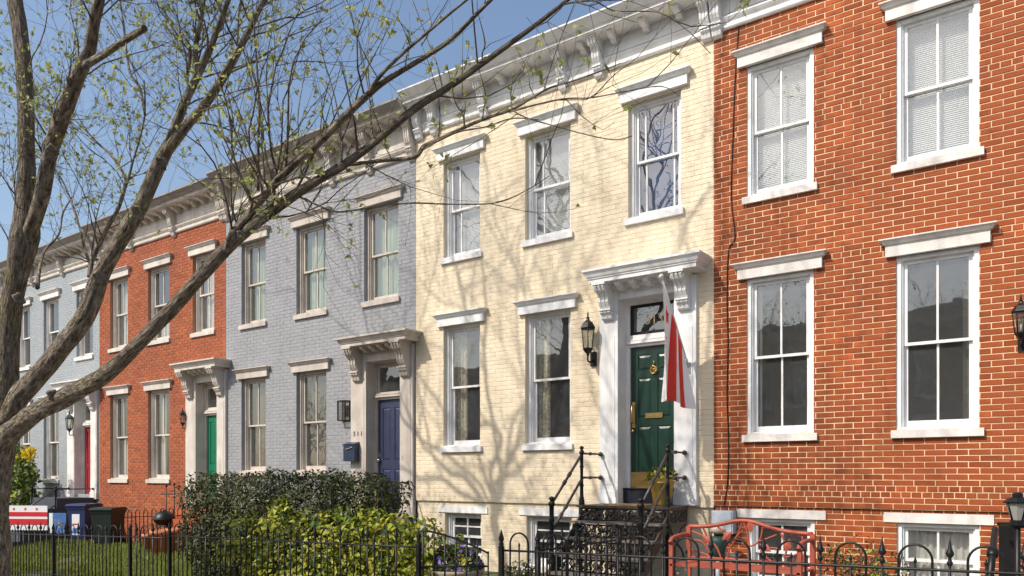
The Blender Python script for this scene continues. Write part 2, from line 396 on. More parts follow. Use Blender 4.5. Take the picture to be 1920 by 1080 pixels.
def house(label, cat, x0, x1, zb, ztop, zfr, brickm, mortm, trim, wins, wt=None, rows_up=True, nparts=300, depth_j=.006, headers=(), brick_stuff=True, doorop=None, gz=-1.9, cor=None, group='row houses along the street', pname='brick', joint=.010, edge=.003, crown=None, nbr=()):
    root = thing('row_house', label, cat, ((x0+x1)/2, 0, gz), group)
    ops = [(a, b, c, d) for (a, b, c, d, kw) in wins]
    if doorop: ops.append(doorop)
    ztw = zfr+.08
    # masonry with openings
    b = MB()
    def skin(za_, zb_, y):
        xs = sorted({x0, x1, *[v for o in ops for v in o[:2]]}); zs = sorted({za_, zb_, *[min(max(v, za_), zb_) for o in ops for v in o[2:]]})
        for i in range(len(xs)-1):
            for j in range(len(zs)-1):
                cx, cz = (xs[i]+xs[i+1])/2, (zs[j]+zs[j+1])/2
                if any(o[0] < cx < o[1] and o[2] < cz < o[3] for o in ops): continue
                b.add([(xs[i],y,zs[j]),(xs[i+1],y,zs[j]),(xs[i+1],y,zs[j+1]),(xs[i],y,zs[j+1])], [(0,1,2,3)])
    wz = wt if wt is not None else gz
    skin(wz, ztw, 0.0)
    if wt is not None:
        skin(gz, wt, .035); b.add([(x0,0,wt),(x1,0,wt),(x1,.035,wt),(x0,.035,wt)], [(0,3,2,1)])
    for a, c, d, e in ops:
        y = .035 if (wt is not None and e < wt+.05) else 0
        b.add([(a,y,d),(c,y,d),(c,y,e),(a,y,e),(a,.32,d),(c,.32,d),(c,.32,e),(a,.32,e)], [(0,3,7,4),(1,5,6,2),(3,2,6,7),(0,4,5,1)])
    b.add([(x0,.0,gz),(x0,9,gz),(x0,9,ztop),(x0,0,ztop),(x1,.0,gz),(x1,9,gz),(x1,9,ztop),(x1,0,ztop)], [(0,3,2,1),(4,5,6,7),(1,2,6,5)])
    wall = b.build('wall', mortm, root)
    rb = MB(); rb.add([(x0,-.1,ztop+.02),(x1,-.1,ztop+.02),(x1,9,ztop-.25),(x0,9,ztop-.25)], [(0,1,2,3)]); rb.build('roof', M_ROOF, root)
    im = MB(); ya, yb = .33, 3.6
    for zz in (gz+.1, zb, zb+2.95, ztop-.3):
        im.box(x0+.02, x1-.02, ya, yb, zz-.06, zz)
    im.add([(x0+.02,yb,gz),(x1-.02,yb,gz),(x1-.02,yb,ztop),(x0+.02,yb,ztop)], [(0,1,2,3)])
    xm = x0+(x1-x0)*.68; im.add([(xm,ya,gz),(xm,yb,gz),(xm,yb,ztop-.3),(xm,ya,ztop-.3)], [(0,1,2,3)])
    im.build('interior', M_DARK, root)
    # bricks
    if brick_stuff:
        bl = []
        for (xa, xb, c, d, full, hd) in course_rows(x0, x1, wz, ztw, ops, headers, j=joint): bl.append((xa, xb, c, d, 0.0, full, hd))
        if wt is not None:
            n = int((wt-gz)/BR_H)+1
            for (xa, xb, c, d, full, hd) in course_rows(x0, x1, wt-n*BR_H, wt, ops, (n-1,), j=joint): bl.append((xa, xb, c, d, .035, full, hd))
        def score(t):
            px, py, z = proj(Vector(((t[0]+t[1])/2, 0, (t[2]+t[3])/2)))
            if not (4 < px < 1916 and 4 < py < 1066) or not t[5] or t[6]: return -1
            return 1/z + (0.0 if not nbr else (-.5 if any(q[0] < px < q[2] and q[1] < py < q[3] for q in nbr) else 0))
        bl.sort(key=score, reverse=True)
        single = [t for t in bl[:nparts] if score(t) > 0]; rest = bl[len(single):]
        rb2 = random.Random(int(abs(x0)*100))
        protos = []
        for k in range(4):
            p = MB(); hw, hh = (BR_L-joint)/2, (BR_H-joint)/2
            p.frustum(-hw, hw, -hh, hh, 0, depth_j, edge)
            p.v = [(v[0]+rb2.uniform(-.0015,.0015), v[1]+(rb2.uniform(-.001,.001) if v[1] else 0), v[2]+rb2.uniform(-.0012,.0012)) for v in p.v]
            protos.append(p.mesh(pname, brickm))
        for t in single:
            o = link(pname, rb2.choice(protos), wall, ((t[0]+t[1])/2, t[4]+.0005-rb2.uniform(0,.0015), (t[2]+t[3])/2), (0, rb2.uniform(-.006,.006), 0))
        sb = MB()
        for t in rest:
            e = edge; j = lambda: rb2.uniform(-.0015, .0015)
            sb.frustum(t[0]+j(), t[1]+j(), t[2]+j(), t[3]+j(), t[4], depth_j+rb2.uniform(-.001,.0015), e)
        sb.build('brickwork', brickm, wall, kind='stuff')
    for (a, c, d, e, kw) in wins: window(root, a, c, d, e, trim, **kw)
    # cornice
    H = ztop-zfr; o0 = .02
    cm = cor.get('mat', trim)
    prof = [(-.05,zfr),(.04,zfr),(.055,zfr+.02),(.055,zfr+.045),(.025,zfr+.06),(.025,zfr+.095),(.05,zfr+.12),(.07,zfr+.15),(.07,zfr+.17),(o0,zfr+.18),
            (o0,ztop-.185),(.345,ztop-.185),(.345,ztop-.175),(.36,ztop-.175),(.36,ztop-.138),(.375,ztop-.134),(.375,ztop-.122),(.40,ztop-.115),(.43,ztop-.08),(.475,ztop-.03),(.49,ztop-.022),(.49,ztop),(-.05,ztop+.03)]
    cb = MB(); cb.prism(prof, x0+.004, x1-.004); co = cb.build('cornice', cm, root)
    if crown:
        kb_ = MB(); kb_.prism([(.37,ztop-.121),(.405,ztop-.118),(.437,ztop-.083),(.482,ztop-.034),(.496,ztop-.028),(.496,ztop+.006),(-.04,ztop+.036),(-.04,ztop+.0302),(.485,ztop+.0005)], x0+.003, x1-.003); kb_.build('crown_moulding', crown, co)
    bh = H-.185+.085
    bm_ = bracket_mesh(bh, .27, .13).mesh('bracket', cm); mm_ = modillion_mesh(.12, .25, .085).mesh('modillion', cm)
    bx = [x0+f*(x1-x0) for f in cor['brackets']]
    for x in bx: link('bracket', bm_, co, (x, -.015, ztop-.182))
    n = cor['mods']; 
    for i in range(n):
        x = x0+.2+(x1-x0-.4)*(i+.5)/n
        if min(abs(x-q) for q in bx) > .13: link('modillion', mm_, co, (x, -.015, ztop-.182))
    # frieze panels between the brackets
    pb = MB(); bs = sorted(bx)
    for a, c in zip(bs[:-1], bs[1:]):
        if c-a > .45: pb.box(a+.12, c-.12, -o0-.012, -o0+.01, zfr+.21, ztop-.30)
    if pb.f: pb.build('frieze_panel', cm, co)
    return root, wall

def door_case(root, xo, xi, zbot, zdoor, ztr0, ztr1, zhead, can, corb_h, rec, doorm, trim, panels=6, cz=(2.79, 2.98), pz=None, slim=False, cwid=.17, transm=None, hdrm=None):
    """classical door surround: pilasters, header, bracketed canopy; recessed door with transom"""
    pz = zbot-.25 if pz is None else pz
    dc = MB()
    dc.box(xi[0], xi[1], -.05, .02, zhead, cz[0]-.02)                     # header panel
    dc.box(xi[0]+.01, xi[1]-.01, rec-.02, rec+.10, ztr1+.04, zhead)        # head board over transom
    for a, b in ((xi[0], xi[0]+.005), (xi[1]-.005, xi[1])): dc.box(a, b, -.03, rec+.06, pz, zhead)   # jamb linings
    dc.box(xi[0]+.005, xi[1]-.005, -.03, rec+.06, zhead-.006, zhead-.001)
    dc.box(xi[0]+.005, xi[0]+.06, rec-.04, rec+.08, zbot, zhead-.006); dc.box(xi[1]-.06, xi[1]-.005, rec-.04, rec+.08, zbot, zhead-.006)
    dc.box(xi[0]+.06, xi[1]-.06, rec-.05, rec+.08, zdoor+.006, ztr0-.03)
    dc.box(xi[0]+.04, xi[1]-.04, rec-.09, rec-.04, zdoor+.05, zdoor+.09); dc.box(xi[0]+.05, xi[1]-.05, rec-.075, rec-.04, zdoor+.10, zdoor+.12)
    d0 = dc.build('door_surround', trim, root)
    for a, b in ((xo[0], xi[0]), (xi[1], xo[1])):
        p = MB(); p.box(a, b, -.06, .02, pz+.18, cz[0]-.02); p.box(a-.012, b+.012, -.075, .02, pz, pz+.18)
        p.box(a+.05, b-.05, -.066, -.05, pz+.28, cz[0]-.72 if not slim else cz[0]-.8)
        p.build('pilaster', trim, d0)
    c = MB(); z0, z1 = cz; pj = .45
    xa, xb = can
    c.loft([(.10,z0-.06),(.12,z0-.05),(.13,z0-.03),(.13,z0),(.37,z0+.001),(.37,z0+.055),(.385,z0+.06),(.385,z0+.075),(.40,z0+.085),(.415,z0+.12),(.44,z1-.035),(.45,z1-.03),(.45,z1),(.05,z1+.06)], xa+.45, xb-.45)
    can_o = c.build('canopy', hdrm or trim, d0)
    cbm = bracket_mesh(corb_h, .30, cwid).mesh('corbel', trim)
    for x in ((xo[0]+xi[0])/2, (xi[1]+xo[1])/2): link('corbel', cbm, d0, (x, -.055, z0-.003))
    mm = modillion_mesh(.10, .2, .085).mesh('modillion', trim)
    n = 4
    for i in range(n): link('modillion', mm, d0, (xi[0]+(xi[1]-xi[0])*(i+.5)/n, -.10, z0-.002))
    # transom
    t = MB(); a, b = xi[0]+.06, xi[1]-.06; fw = .04
    t.box(a, b, rec-.015, rec+.035, ztr0-.03, ztr0+fw-.02); t.box(a, b, rec-.015, rec+.035, ztr1, ztr1+fw)
    t.box(a, a+fw, rec-.015, rec+.035, ztr0+fw-.02, ztr1); t.box(b-fw, b, rec-.015, rec+.035, ztr0+fw-.02, ztr1)
    to = t.build('transom', transm or trim, root)
    p = MB(); p.add([(a+fw,rec+.006,ztr0+fw-.025),(b-fw,rec+.006,ztr0+fw-.025),(b-fw,rec+.006,ztr1+.005),(a+fw,rec+.006,ztr1+.005)], [(0,1,2,3)]); p.build('pane', GLASS, to)
    # door leaf
    a, b = xi[0]+.062, xi[1]-.062; wd = b-a; hd = zdoor-zbot
    l = MB(); l.box(a, b, rec+.012, rec+.045, zbot+.004, zdoor)
    stile = .115; y = rec
    rails = [0, .20, .44, .78, .84, 1.0] if panels == 6 else [0, .09, .40, .46, .93, 1.0]
    cells = [(.115, .44), (.50, .78), (.835, .945)] if panels == 6 else [(.07, .38), (.46, .93)]
    zz = [0]
    for c0, c1 in cells: zz += [c0, c1]
    zz.append(1)
    for i in range(0, len(zz), 2): l.box(a, b, y, rec+.012, zbot+.004+hd*zz[i]*.998, zbot+hd*zz[i+1])
    for (c0, c1) in cells:
        for (u, v) in ((a, a+stile), (a+wd/2-.05, a+wd/2+.05), (b-stile, b)): l.box(u, v, y, rec+.012, zbot+hd*c0, zbot+hd*c1)
    lo = l.build('door', doorm, root)
    for (c0, c1) in cells:
        for (u, v) in ((a+stile, a+wd/2-.05), (a+wd/2+.05, b-stile)):
            q = MB(); q.frustum(u+.012, v-.012, zbot+hd*c0+.012, zbot+hd*c1-.012, rec+.012, .010, .03); q.build('door_panel', doorm, lo)
    return lo, to, d0

# --- brick and paint materials
M_BRED = mat('red_brick', (.355, .078, .017), .85, .18, 9, .003, 70, rand=.34, col2=(.16, .042, .014), c2scale=1.0, c2amt=.7, streak=.2)
M_MRED = mat('peach_mortar', (.74, .52, .33), .9, .22, 2.5, .003, 60, col2=(.52,.30,.18), c2scale=1.6, c2amt=.5)
M_BOR = mat('orange_brick', (.34, .088, .030), .85, .15, 7, .003, 70, rand=.26, col2=(.22, .055, .03), c2scale=.8, c2amt=.6)
M_MOR = mat('grey_mortar', (.34, .20, .13), .9, .12, 5, .002, 120)
M_CRM = mat('cream_brick_paint', (.76, .65, .475), .62, .06, 2.5, .006, 22, rand=.035, streak=.10, col2=(.60,.48,.31), c2scale=.9, c2amt=.35)
M_CRMJ = mat('cream_joint_paint', (.75, .64, .465), .7, .06, 3, .004, 40, streak=.10, col2=(.60,.48,.31), c2scale=.9, c2amt=.35)
M_GRY = mat('grey_brick_paint', (.285, .287, .302), .6, .06, 2.5, .007, 20, rand=.04, streak=.08)
M_GRYJ = mat('grey_joint_paint', (.28, .282, .297), .7, .06, 3, .004, 40)
M_BLU = mat('pale_blue_brick_paint', (.31, .335, .35), .6, .06, 2.5, .007, 20, rand=.04, streak=.08)
M_BLUJ = mat('pale_blue_joint_paint', (.305, .33, .345), .7, .06, 3, .004, 40)
M_CROWN = mat('dark_taupe_crown', (.27, .245, .22), .6, .15, 4, .001, 30)  # crown moulding in a darker taupe grey than the cornice below it
M_DGREEN = mat('dark_green_door', (.010, .038, .026), .28, .15, 5, .0005, 60, spec=.6)
M_BGREEN = mat('bright_green_door', (.008, .15, .078), .3, .12, 5, .0005, 60, spec=.6)
M_NAVY = mat('indigo_door', (.034, .042, .086), .35, .15, 5, .0005, 60, spec=.5)
M_REDD = mat('red_door', (.28, .02, .025), .35, .12, 5, .0005, 60, spec=.5)

# red house
SILL1, LIN1, SILL2, LIN2 = .548, 2.605, 3.69, 5.415
rw = [(-3.545,-2.69,SILL1,LIN1,dict(rec=.05, cover=('curtain',M_CURT,(SILL1,LIN1),((0,.13),(.86,1))), hoodmat=M_WHITE2, sillmat=M_WHITE2)),
      (-1.745,-.895,SILL1,LIN1,dict(rec=.05, cover=('curtain',M_SHADE,(SILL1,LIN1),((0,.12),(.8,1))), hoodmat=M_WHITE2, sillmat=M_WHITE2)),
      (-3.545,-2.69,SILL2,LIN2,dict(rec=.05, cover=('blind',M_BLIND), hoodmat=M_WHITE2, sillmat=M_WHITE2)),
      (-1.745,-.895,SILL2,LIN2,dict(rec=.05, cover=('blind',M_BLIND), hoodmat=M_WHITE2, sillmat=M_WHITE2)),
      (.25,1.05,SILL2,LIN2,dict(rec=.05, cover=('blind',M_BLIND), hoodmat=M_WHITE2, sillmat=M_WHITE2)),
      (-3.545,-2.69,-1.42,-.548,dict(rec=.06, y0=.035, basement=True, bars=(.5,), hoodmat=M_WHITE2)),
      (-1.745,-.895,-1.42,-.548,dict(rec=.06, y0=.035, basement=True, bars=(.5,), hoodmat=M_WHITE2, cover=('curtain',M_CURT)))]
rh, rwall = house('red brick row house with cream mortar and white hoods, at the right end', 'house', -4.0, 1.5, -.25, 6.66, 5.99, M_BRED, M_MRED, M_WHITE, rw, wt=-.395,
      headers=(2, 3, 44, 70), doorop=(.22,1.08,-.2,2.6), gz=-1.85, cor=dict(brackets=(.012,.31,.60,.76,.988), mods=11, mat=M_WHITE), depth_j=.006, joint=.0108)
door_case(rh, (-.06,1.37), (.22,1.08), -.2, 1.86, 2.08, 2.46, 2.6, (-.13,1.44), .5, .24, M_NAVY, M_WHITE)
# cream house
S1, L1, S2, L2 = .505, 2.572, 3.742, 5.43
cw_ = dict(rec=.10)
cwn = [(-8.845,-8.045,S1,L1,dict(rec=.10, bars=(), cover=('curtain',M_LACE,(S1,L1),((.0,.35),)))),
       (-7.125,-6.28,S1,L1,dict(rec=.10, bars=(), cover=('curtain',M_LACE,(S1,L1),((.0,.33),)))),
       (-8.845,-8.045,S2,L2,dict(rec=.10, bars=(.30,), cover=('blind',M_BLIND))),
       (-7.125,-6.28,S2,L2,dict(rec=.10, bars=(.27,), cover=('blind',M_BLIND))),
       (-5.295,-4.475,S2,L2,dict(rec=.10, bars=(.22,.85), cover=('blind',M_BLINDB))),
       (-8.845,-8.045,-1.42,-.62,dict(rec=.10, y0=.035, basement=2)),
       (-7.125,-6.28,-1.42,-.62,dict(rec=.10, y0=.035, basement=2))]
ch, cwall = house('cream painted brick row house with green door and white trim', 'house', -9.49, -4.0, -.2, 6.63, 6.0, M_CRM, M_CRMJ, M_WHITE, cwn, wt=-.43,
      headers=(), doorop=(-5.436,-4.554,-.42,2.58), gz=-1.85, cor=dict(brackets=(.02,.085,.285,.565,.68,.985), mods=10, mat=M_WHITE), depth_j=.0035, joint=.008, edge=.0035, pname='painted_brick')
cdoor, ctrans, _ = door_case(ch, (-5.74,-4.23), (-5.436,-4.554), -.18, 1.90, 2.11, 2.49, 2.58, (-5.82,-4.02), .5, .24, M_DGREEN, M_WHITE, pz=-.40, transm=M_IRON)
# grey house
gcov = lambda a, b: dict(rec=.10, cover=('shade', M_SHADE))
G1, GL1, G2, GL2 = .10, 2.09, 3.25, 5.012
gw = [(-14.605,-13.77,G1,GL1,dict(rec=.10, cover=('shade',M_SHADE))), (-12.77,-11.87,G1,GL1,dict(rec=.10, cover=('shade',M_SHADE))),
      (-14.605,-13.77,G2,GL2,dict(rec=.10, cover=('curtain',M_CURTG))), (-12.77,-11.87,G2,GL2,dict(rec=.10, cover=('curtain',M_CURTG))),
      (-10.81,-9.925,G2,GL2,dict(rec=.10, cover=('curtain',M_CURTG)))]
gh, gwall = house('grey painted brick row house with taupe trim and indigo door', 'house', -15.17, -9.49, -.7, 6.52, 5.68, M_GRY, M_GRYJ, M_TAUPE, gw,
      doorop=(-10.70,-9.83,-.68,2.12), gz=-2.1, cor=dict(brackets=(.012,.29,.62,.80,.985), mods=17, mat=M_PALE), depth_j=.004, joint=.008, edge=.004, pname='painted_brick', crown=M_CROWN, nbr=((380,880,800,1080),))
gdoor, _, _ = door_case(gh, (-11.11,-9.52), (-10.70,-9.83), -.66, 1.42, 1.55, 2.03, 2.12, (-11.13,-9.33), .62, .2, M_NAVY, M_TAUPE, panels=4, cz=(2.38,2.545), pz=-.72, cwid=.19)
# orange brick house
O1, OL1, O2, OL2 = -.07, 2.085, 3.275, 5.05
ow = [(-20.2,-19.33,O1,OL1,dict(rec=.10, cover=('curtain',M_CURT,(O1,O1+1.0),((0,1),)))), (-18.37,-17.43,O1,OL1,dict(rec=.10, cover=('curtain',M_CURT,(O1,O1+2.1),((0,.3),(.75,1))))),
      (-20.2,-19.33,O2,OL2,dict(rec=.10, cover=('curtain',M_CURT))), (-18.37,-17.43,O2,OL2,dict(rec=.10, cover=('curtain',M_CURT,(O2,O2+.8),((0,1),)))),
      (-16.45,-15.61,O2,OL2,dict(rec=.10, cover=('curtain',M_CURT)))]
oh, owall = house('orange brick row house with bright green door between grey neighbours', 'house', -20.76, -15.17, -.7, 6.43, 5.70, M_BOR, M_MOR, M_PALE, ow,
      doorop=(-16.255,-15.43,-.68,2.12), gz=-2.2, cor=dict(brackets=(.02,.30,.64,.985), mods=15, mat=M_PALE), depth_j=.007, crown=M_CROWN)
odoor, _, _ = door_case(oh, (-16.66,-15.11), (-16.255,-15.43), -.66, 1.38, 1.55, 2.0, 2.12, (-16.68,-14.95), .62, .2, M_BGREEN, M_PALE, panels=4, cz=(2.38,2.545), pz=-.72, cwid=.19)
# pale blue house
B1, BL1, B2, BL2 = -.10, 2.05, 3.22, 5.03
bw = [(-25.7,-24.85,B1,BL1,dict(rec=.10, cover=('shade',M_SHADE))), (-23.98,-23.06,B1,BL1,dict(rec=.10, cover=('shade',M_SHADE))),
      (-25.7,-24.85,B2,BL2,dict(rec=.10, bars=())), (-23.98,-23.06,B2,BL2,dict(rec=.10, bars=())), (-22.02,-21.12,B2,BL2,dict(rec=.10, bars=()))]
bh_, bwall = house('pale blue painted row house with red door behind the tree', 'house', -26.3, -20.76, -.6, 6.31, 5.62, M_BLU, M_BLUJ, M_WHITE2, bw,
      doorop=(-22.03,-21.13,-.5,2.1), gz=-2.3, cor=dict(brackets=(.02,.30,.64,.985), mods=15, mat=M_PALE), nparts=0, depth_j=.004, joint=.008, edge=.004, pname='painted_brick', crown=M_CROWN)
door_case(bh_, (-22.43,-20.81), (-22.03,-21.13), -.48, 1.33, 1.5, 1.98, 2.1, (-22.6,-20.68), .62, .2, M_REDD, M_WHITE2, panels=4, cz=(2.35,2.52), pz=-.6, cwid=.19)
# farthest house
fw = [(-31.2,-30.4,-.1,2.05,dict(rec=.1)), (-29.5,-28.6,-.1,2.05,dict(rec=.1)), (-31.2,-30.4,3.2,5.0,dict(rec=.1)), (-29.5,-28.6,3.2,5.0,dict(rec=.1)), (-27.6,-26.8,3.2,5.0,dict(rec=.1))]
house('farthest row house at the left edge, mostly hidden by the tree trunk', 'house', -31.8, -26.3, -.6, 6.1, 5.5, M_BOR, M_MOR, M_PALE, fw, gz=-2.4,
      cor=dict(brackets=(.02,.3,.64,.985), mods=12, mat=M_PALE), brick_stuff=False)

# the other side of the street, which the window panes mirror
def copy_tree(o, parent=None):
    c = o.copy(); C.objects.link(c)
    if parent is not None: c.parent = parent; c.matrix_parent_inverse = o.matrix_parent_inverse
    for ch_ in o.children: copy_tree(ch_, c)
    return c
M_OPP = mat('brown_brick', (.30, .19, .14), .9, .2, 6, .003, 60)
ov = [(a, b, c, d, dict(rec=.1)) for a, b in ((-2.2,-1.35), (-.45,.4)) for c, d in ((.55,2.6), (3.7,5.4))]+[(1.2,2.05,3.7,5.4,dict(rec=.1)), (1.2,2.05,-.4,2.1,dict(rec=.2))]
opp, _ = house('brown brick row house across the street, mirrored in the window panes', 'house', -2.75, 2.75, -.3, 7.4, 6.7, M_OPP, M_OPP, M_WHITE2, ov, gz=-2.2,
    cor=dict(brackets=(.02,.34,.66,.98), mods=4, mat=M_PALE), brick_stuff=False, group='brown brick houses across the street')
for k in range(9):
    o = opp if k == 0 else copy_tree(opp)
    o.location = (4-5.5*k, -27, -2.2-.11*k); o.rotation_euler.z = math.pi

# door furniture
def fur(name, b, m, p): return b.build(name, m, p)
b = MB(); b.box(-5.37,-4.62,.238-.004,.239,-.17,.06); fur('kick_plate', b, M_BRASS, cdoor)
b = MB(); b.box(-5.13,-4.86,.222,.2395,.85,.925); b.box(-5.11,-4.88,.218,.222,.87,.905); fur('mail_slot', b, M_BRASS, cdoor)
b = MB(); b.lathe([(.0001,-.03),(.05,-.028),(.058,-.012),(.06,0)], (-4.995,.24,1.56), 16, True, 'y'); b.ball((-4.995,.2,1.60),.022,10); b.tube([(-4.995+.045*math.cos(a), .2, 1.55+.055*math.sin(a)) for a in [i*math.pi/8 for i in range(17)]], .009, 6); b.tube([(-4.995,.225,1.64),(-4.995,.225,1.69)], [.018,.003], 6); fur('knocker', b, M_BRASS, cdoor)
b = MB(); b.box(-5.352,-5.298,.226,.2395,.72,1.10); b.tube([(-5.325,.228,1.06),(-5.325,.17,1.04),(-5.325,.165,.92),(-5.325,.17,.80),(-5.325,.228,.78)], .012, 8); fur('handle', b, M_BRASS, cdoor)
b = MB(); b.ball((-5.325,.205,.67),.026,10); b.tube([(-5.325,.24,.67),(-5.325,.21,.67)],.012,8); fur('knob', b, M_BRASS, cdoor)
b = MB(); b.box(-5.43,-4.56,.10,.30,-.398,-.182); b.box(-5.43,-4.56,.075,.30,-.182,-.172); b.build('threshold', mat('threshold_black', (.015,.02,.03), .4, .2, 6), ch)
M_GOLD = mat('gold_leaf', (.62, .47, .22), .4, .2, 20, metal=.6)
text('house_number', '513', .2, M_GOLD, (-5.0, .243, 2.29), (R(90), 0, 0), ctrans, .001)
M_BLACKN = mat('black_number', (.02,.02,.02), .5)
for i, chh in enumerate('511'): text('house_number', chh, .12, M_BLACKN, (-11.0+.095*i, -.068, .795), (R(90), 0, 0), gh, .006)
b = MB(); b.ball((-10.595,.16,.30),.03,10); b.tube([(-10.595,.2,.30),(-10.595,.17,.30)],.012,8); fur('knob', b, mat('steel', (.6,.6,.6), .25, .05, 5, metal=1), gdoor)
b = MB(); b.box(-10.62,-10.57,.193,.1995,.36,.44); fur('lock_plate', b, MATS['steel'], gdoor)
b = MB(); b.ball((-10.265,.19,.93),.012,8); fur('peephole', b, MATS['steel'], gdoor)
b = MB(); b.lathe([(.0001,-.03),(.04,-.025),(.05,0)], (-15.62,.2,.55), 12, True, 'y'); b.tube([(-15.62+.05*math.cos(a), .17, .50+.06*math.sin(a)) for a in [i*math.pi/6 for i in range(13)]], .008, 6); fur('knocker', b, M_IRON, odoor)

# ------------------------------------------------------------------ lanterns, mailbox, boxes, cable
M_LGL = glass_mat('lantern_glass', (.75,.75,.7), 1.5, .0)
def lantern(label, x, z, h=.62, m=M_IRON, y=0.0, group=None):
    """hexagonal coach lantern on an arm; z = centre of the glass"""
    t = thing('wall_lantern', label, 'lantern', (x, y, z), group); s = h/.62; yy = y-.17*s
    b = MB(); b.lathe([(.105*s,.145*s),(.115*s,.15*s),(.11*s,.165*s),(.075*s,.225*s),(.03*s,.26*s),(.022*s,.285*s),(.03*s,.295*s),(.012*s,.31*s),(.012*s,.35*s),(.0005,.40*s)], (x,yy,z), 6, False); b.build('cap', m, t)
    b = MB()
    for k in range(6):
        q = k*math.pi/3; b.tube([(x+.10*s*math.cos(q), yy+.10*s*math.sin(q), z+.15*s), (x+.068*s*math.cos(q), yy+.068*s*math.sin(q), z-.13*s)], .007*s, 4)
    b.lathe([(.102*s,.135*s),(.107*s,.15*s)], (x,yy,z), 6, False); b.lathe([(.066*s,-.125*s),(.078*s,-.135*s),(.06*s,-.17*s),(.025*s,-.20*s),(.02*s,-.23*s),(.0005,-.25*s)], (x,yy,z), 6, False); b.build('cage', m, t)
    b = MB(); b.lathe([(.063*s,-.128*s),(.095*s,.14*s)], (x,yy,z), 6, False); b.build('glass', M_LGL, t)
    b = MB(); b.tube([(x,yy,z-.12*s),(x,yy,z-.02*s)], .012*s, 8); b.build('bulb', MATS.get('bulb') or mat('bulb', (.8,.78,.7), .4), t)
    b = MB(); P, Q = smoothpath([(x,yy,z-.23*s),(x,yy,z-.30*s),(x,yy+.07*s,z-.31*s),(x,y-.02,z-.27*s)], [.013*s]*4); b.tube(P, Q, 8)
    b.box(x-.045*s, x+.045*s, y-.03*s, y+.005, z-.36*s, z-.16*s); b.build('arm', m, t)
    return t
p = at(1103, 636, -.17); lantern('black coach lantern on the cream wall left of the dark green door', p.x, p.z, .66)
p = at(340, 786, -.15); lantern('small black lantern on the orange brick wall left of the bright green door', p.x, p.z, .42)
p = at(131, 795, -.15); lantern('weathered lantern on the pale blue wall left of the red door', p.x, p.z, .6, mat('verdigris', (.05,.08,.065), .5, .3, 10))
p = at(1914, 605, -.15); lantern('black lantern at the right edge of the red brick wall', p.x, p.z, .5)
# rectangular lantern of the grey house
x0, x1, z0, z1 = -11.39, -11.19, 1.06, 1.43; t = thing('wall_lantern', 'black box lantern with clear panes on the grey wall', 'lantern', ((x0+x1)/2, 0, z0))
b = MB(); ya, yb = -.13, -.012; q = .010
for x in (x0, x1):
    for y in (ya, yb): b.box(x-q, x+q, y-q, y+q, z0, z1)
for z in (z0, z1):
    for y in (ya, yb): b.box(x0-q+.001, x1+q-.001, y-q+.001, y+q-.001, z-q, z+q)
    for x in (x0, x1): b.box(x-q+.002, x+q-.002, ya, yb, z-q+.001, z+q-.001)
b.box((x0+x1)/2-.06, (x0+x1)/2+.06, -.011, .004, z0+.08, z1-.08); b.build('cage', M_IRON, t)
b = MB(); b.add([(x0,ya,z0),(x1,ya,z0),(x1,ya,z1),(x0,ya,z1)], [(0,1,2,3)]); b.add([(x0,ya,z0),(x0,yb,z0),(x0,yb,z1),(x0,ya,z1)], [(3,2,1,0)]); b.add([(x1,ya,z0),(x1,yb,z0),(x1,yb,z1),(x1,ya,z1)], [(0,1,2,3)]); b.build('glass', M_LGL, t)
# mailbox
t = thing('mailbox', 'navy metal wall mailbox below the door number 511', 'mailbox', (-11.05, -.06, .32)); mb_ = mat('navy_metal', (.015,.03,.06), .35, .1, 6, spec=.6)
xa, xb = -11.17, -10.87
b = MB(); b.box(xa, xb, -.19, -.062, .28, .58); b.build('box', mb_, t)
b = MB(); b.prism([(.062,.583),(.20,.583),(.205,.60),(.062,.645)], xa-.008, xb+.008); b.build('lid', mb_, t)
b = MB(); b.tube([(xa+.06,-.193,.52),(xa+.08,-.205,.50),(xb-.08,-.205,.53),(xb-.06,-.193,.55)], .008, 6); b.build('handle', MATS['steel'], t)
# utility box, meter, cable
M_UBOX = mat('grey_blue_metal', (.42,.47,.52), .45, .08, 4, spec=.5)
a, c = at(1334, 957, -.11), at(1374, 1001, -.11)
t = thing('utility_box', 'pale blue grey utility box on the brick wall behind the red bench', 'utility box', ((a.x+c.x)/2, 0, c.z))
b = MB(); b.box(a.x, c.x, -.11, .03, c.z, a.z); b.build('box', M_UBOX, t)
b = MB(); b.box(a.x+.015, c.x-.015, -.122, -.111, c.z+.02, a.z-.02); b.build('door', M_UBOX, t)
p = at(1346, 1000, -.35); t = thing('gas_meter', 'dark green meter with a round cream cap standing behind the red bench', 'meter', (p.x, p.y, zf(p.x)))
b = MB(); b.lathe([(.0005,.07),(.05,.065),(.085,.045),(.10,.02),(.10,-.01),(.07,-.03),(.03,-.04),(.0005,-.04)], (p.x,p.y,p.z+.03), 20); b.build('cap', mat('cream_enamel', (.62,.52,.42), .5, .1, 8), t)
b = MB(); b.lathe([(.03,-.03),(.11,-.05),(.12,-.12),(.09,-.24),(.06,-.32),(.03,-.34)], (p.x,p.y,p.z), 14); b.build('body', mat('meter_green', (.03,.07,.055), .5, .15, 8), t)
b = MB(); b.tube([(p.x,p.y,p.z-.33),(p.x,p.y,zf(p.x)+.05)], .03, 8); b.tube([(p.x+.07,p.y+.02,p.z-.25),(p.x+.15,p.y+.1,p.z-.3),(p.x+.16,.03,p.z-.3)], .022, 8); b.build('pipe', M_UBOX, t)
b = MB(); pts = [at(x, y, -.016) for x, y in ((1386,0),(1384,60),(1378,150),(1374,260),(1371,370),(1378,445),(1366,470),(1363,560),(1365,650),(1363,740),(1366,830),(1364,905),(1357,950))]
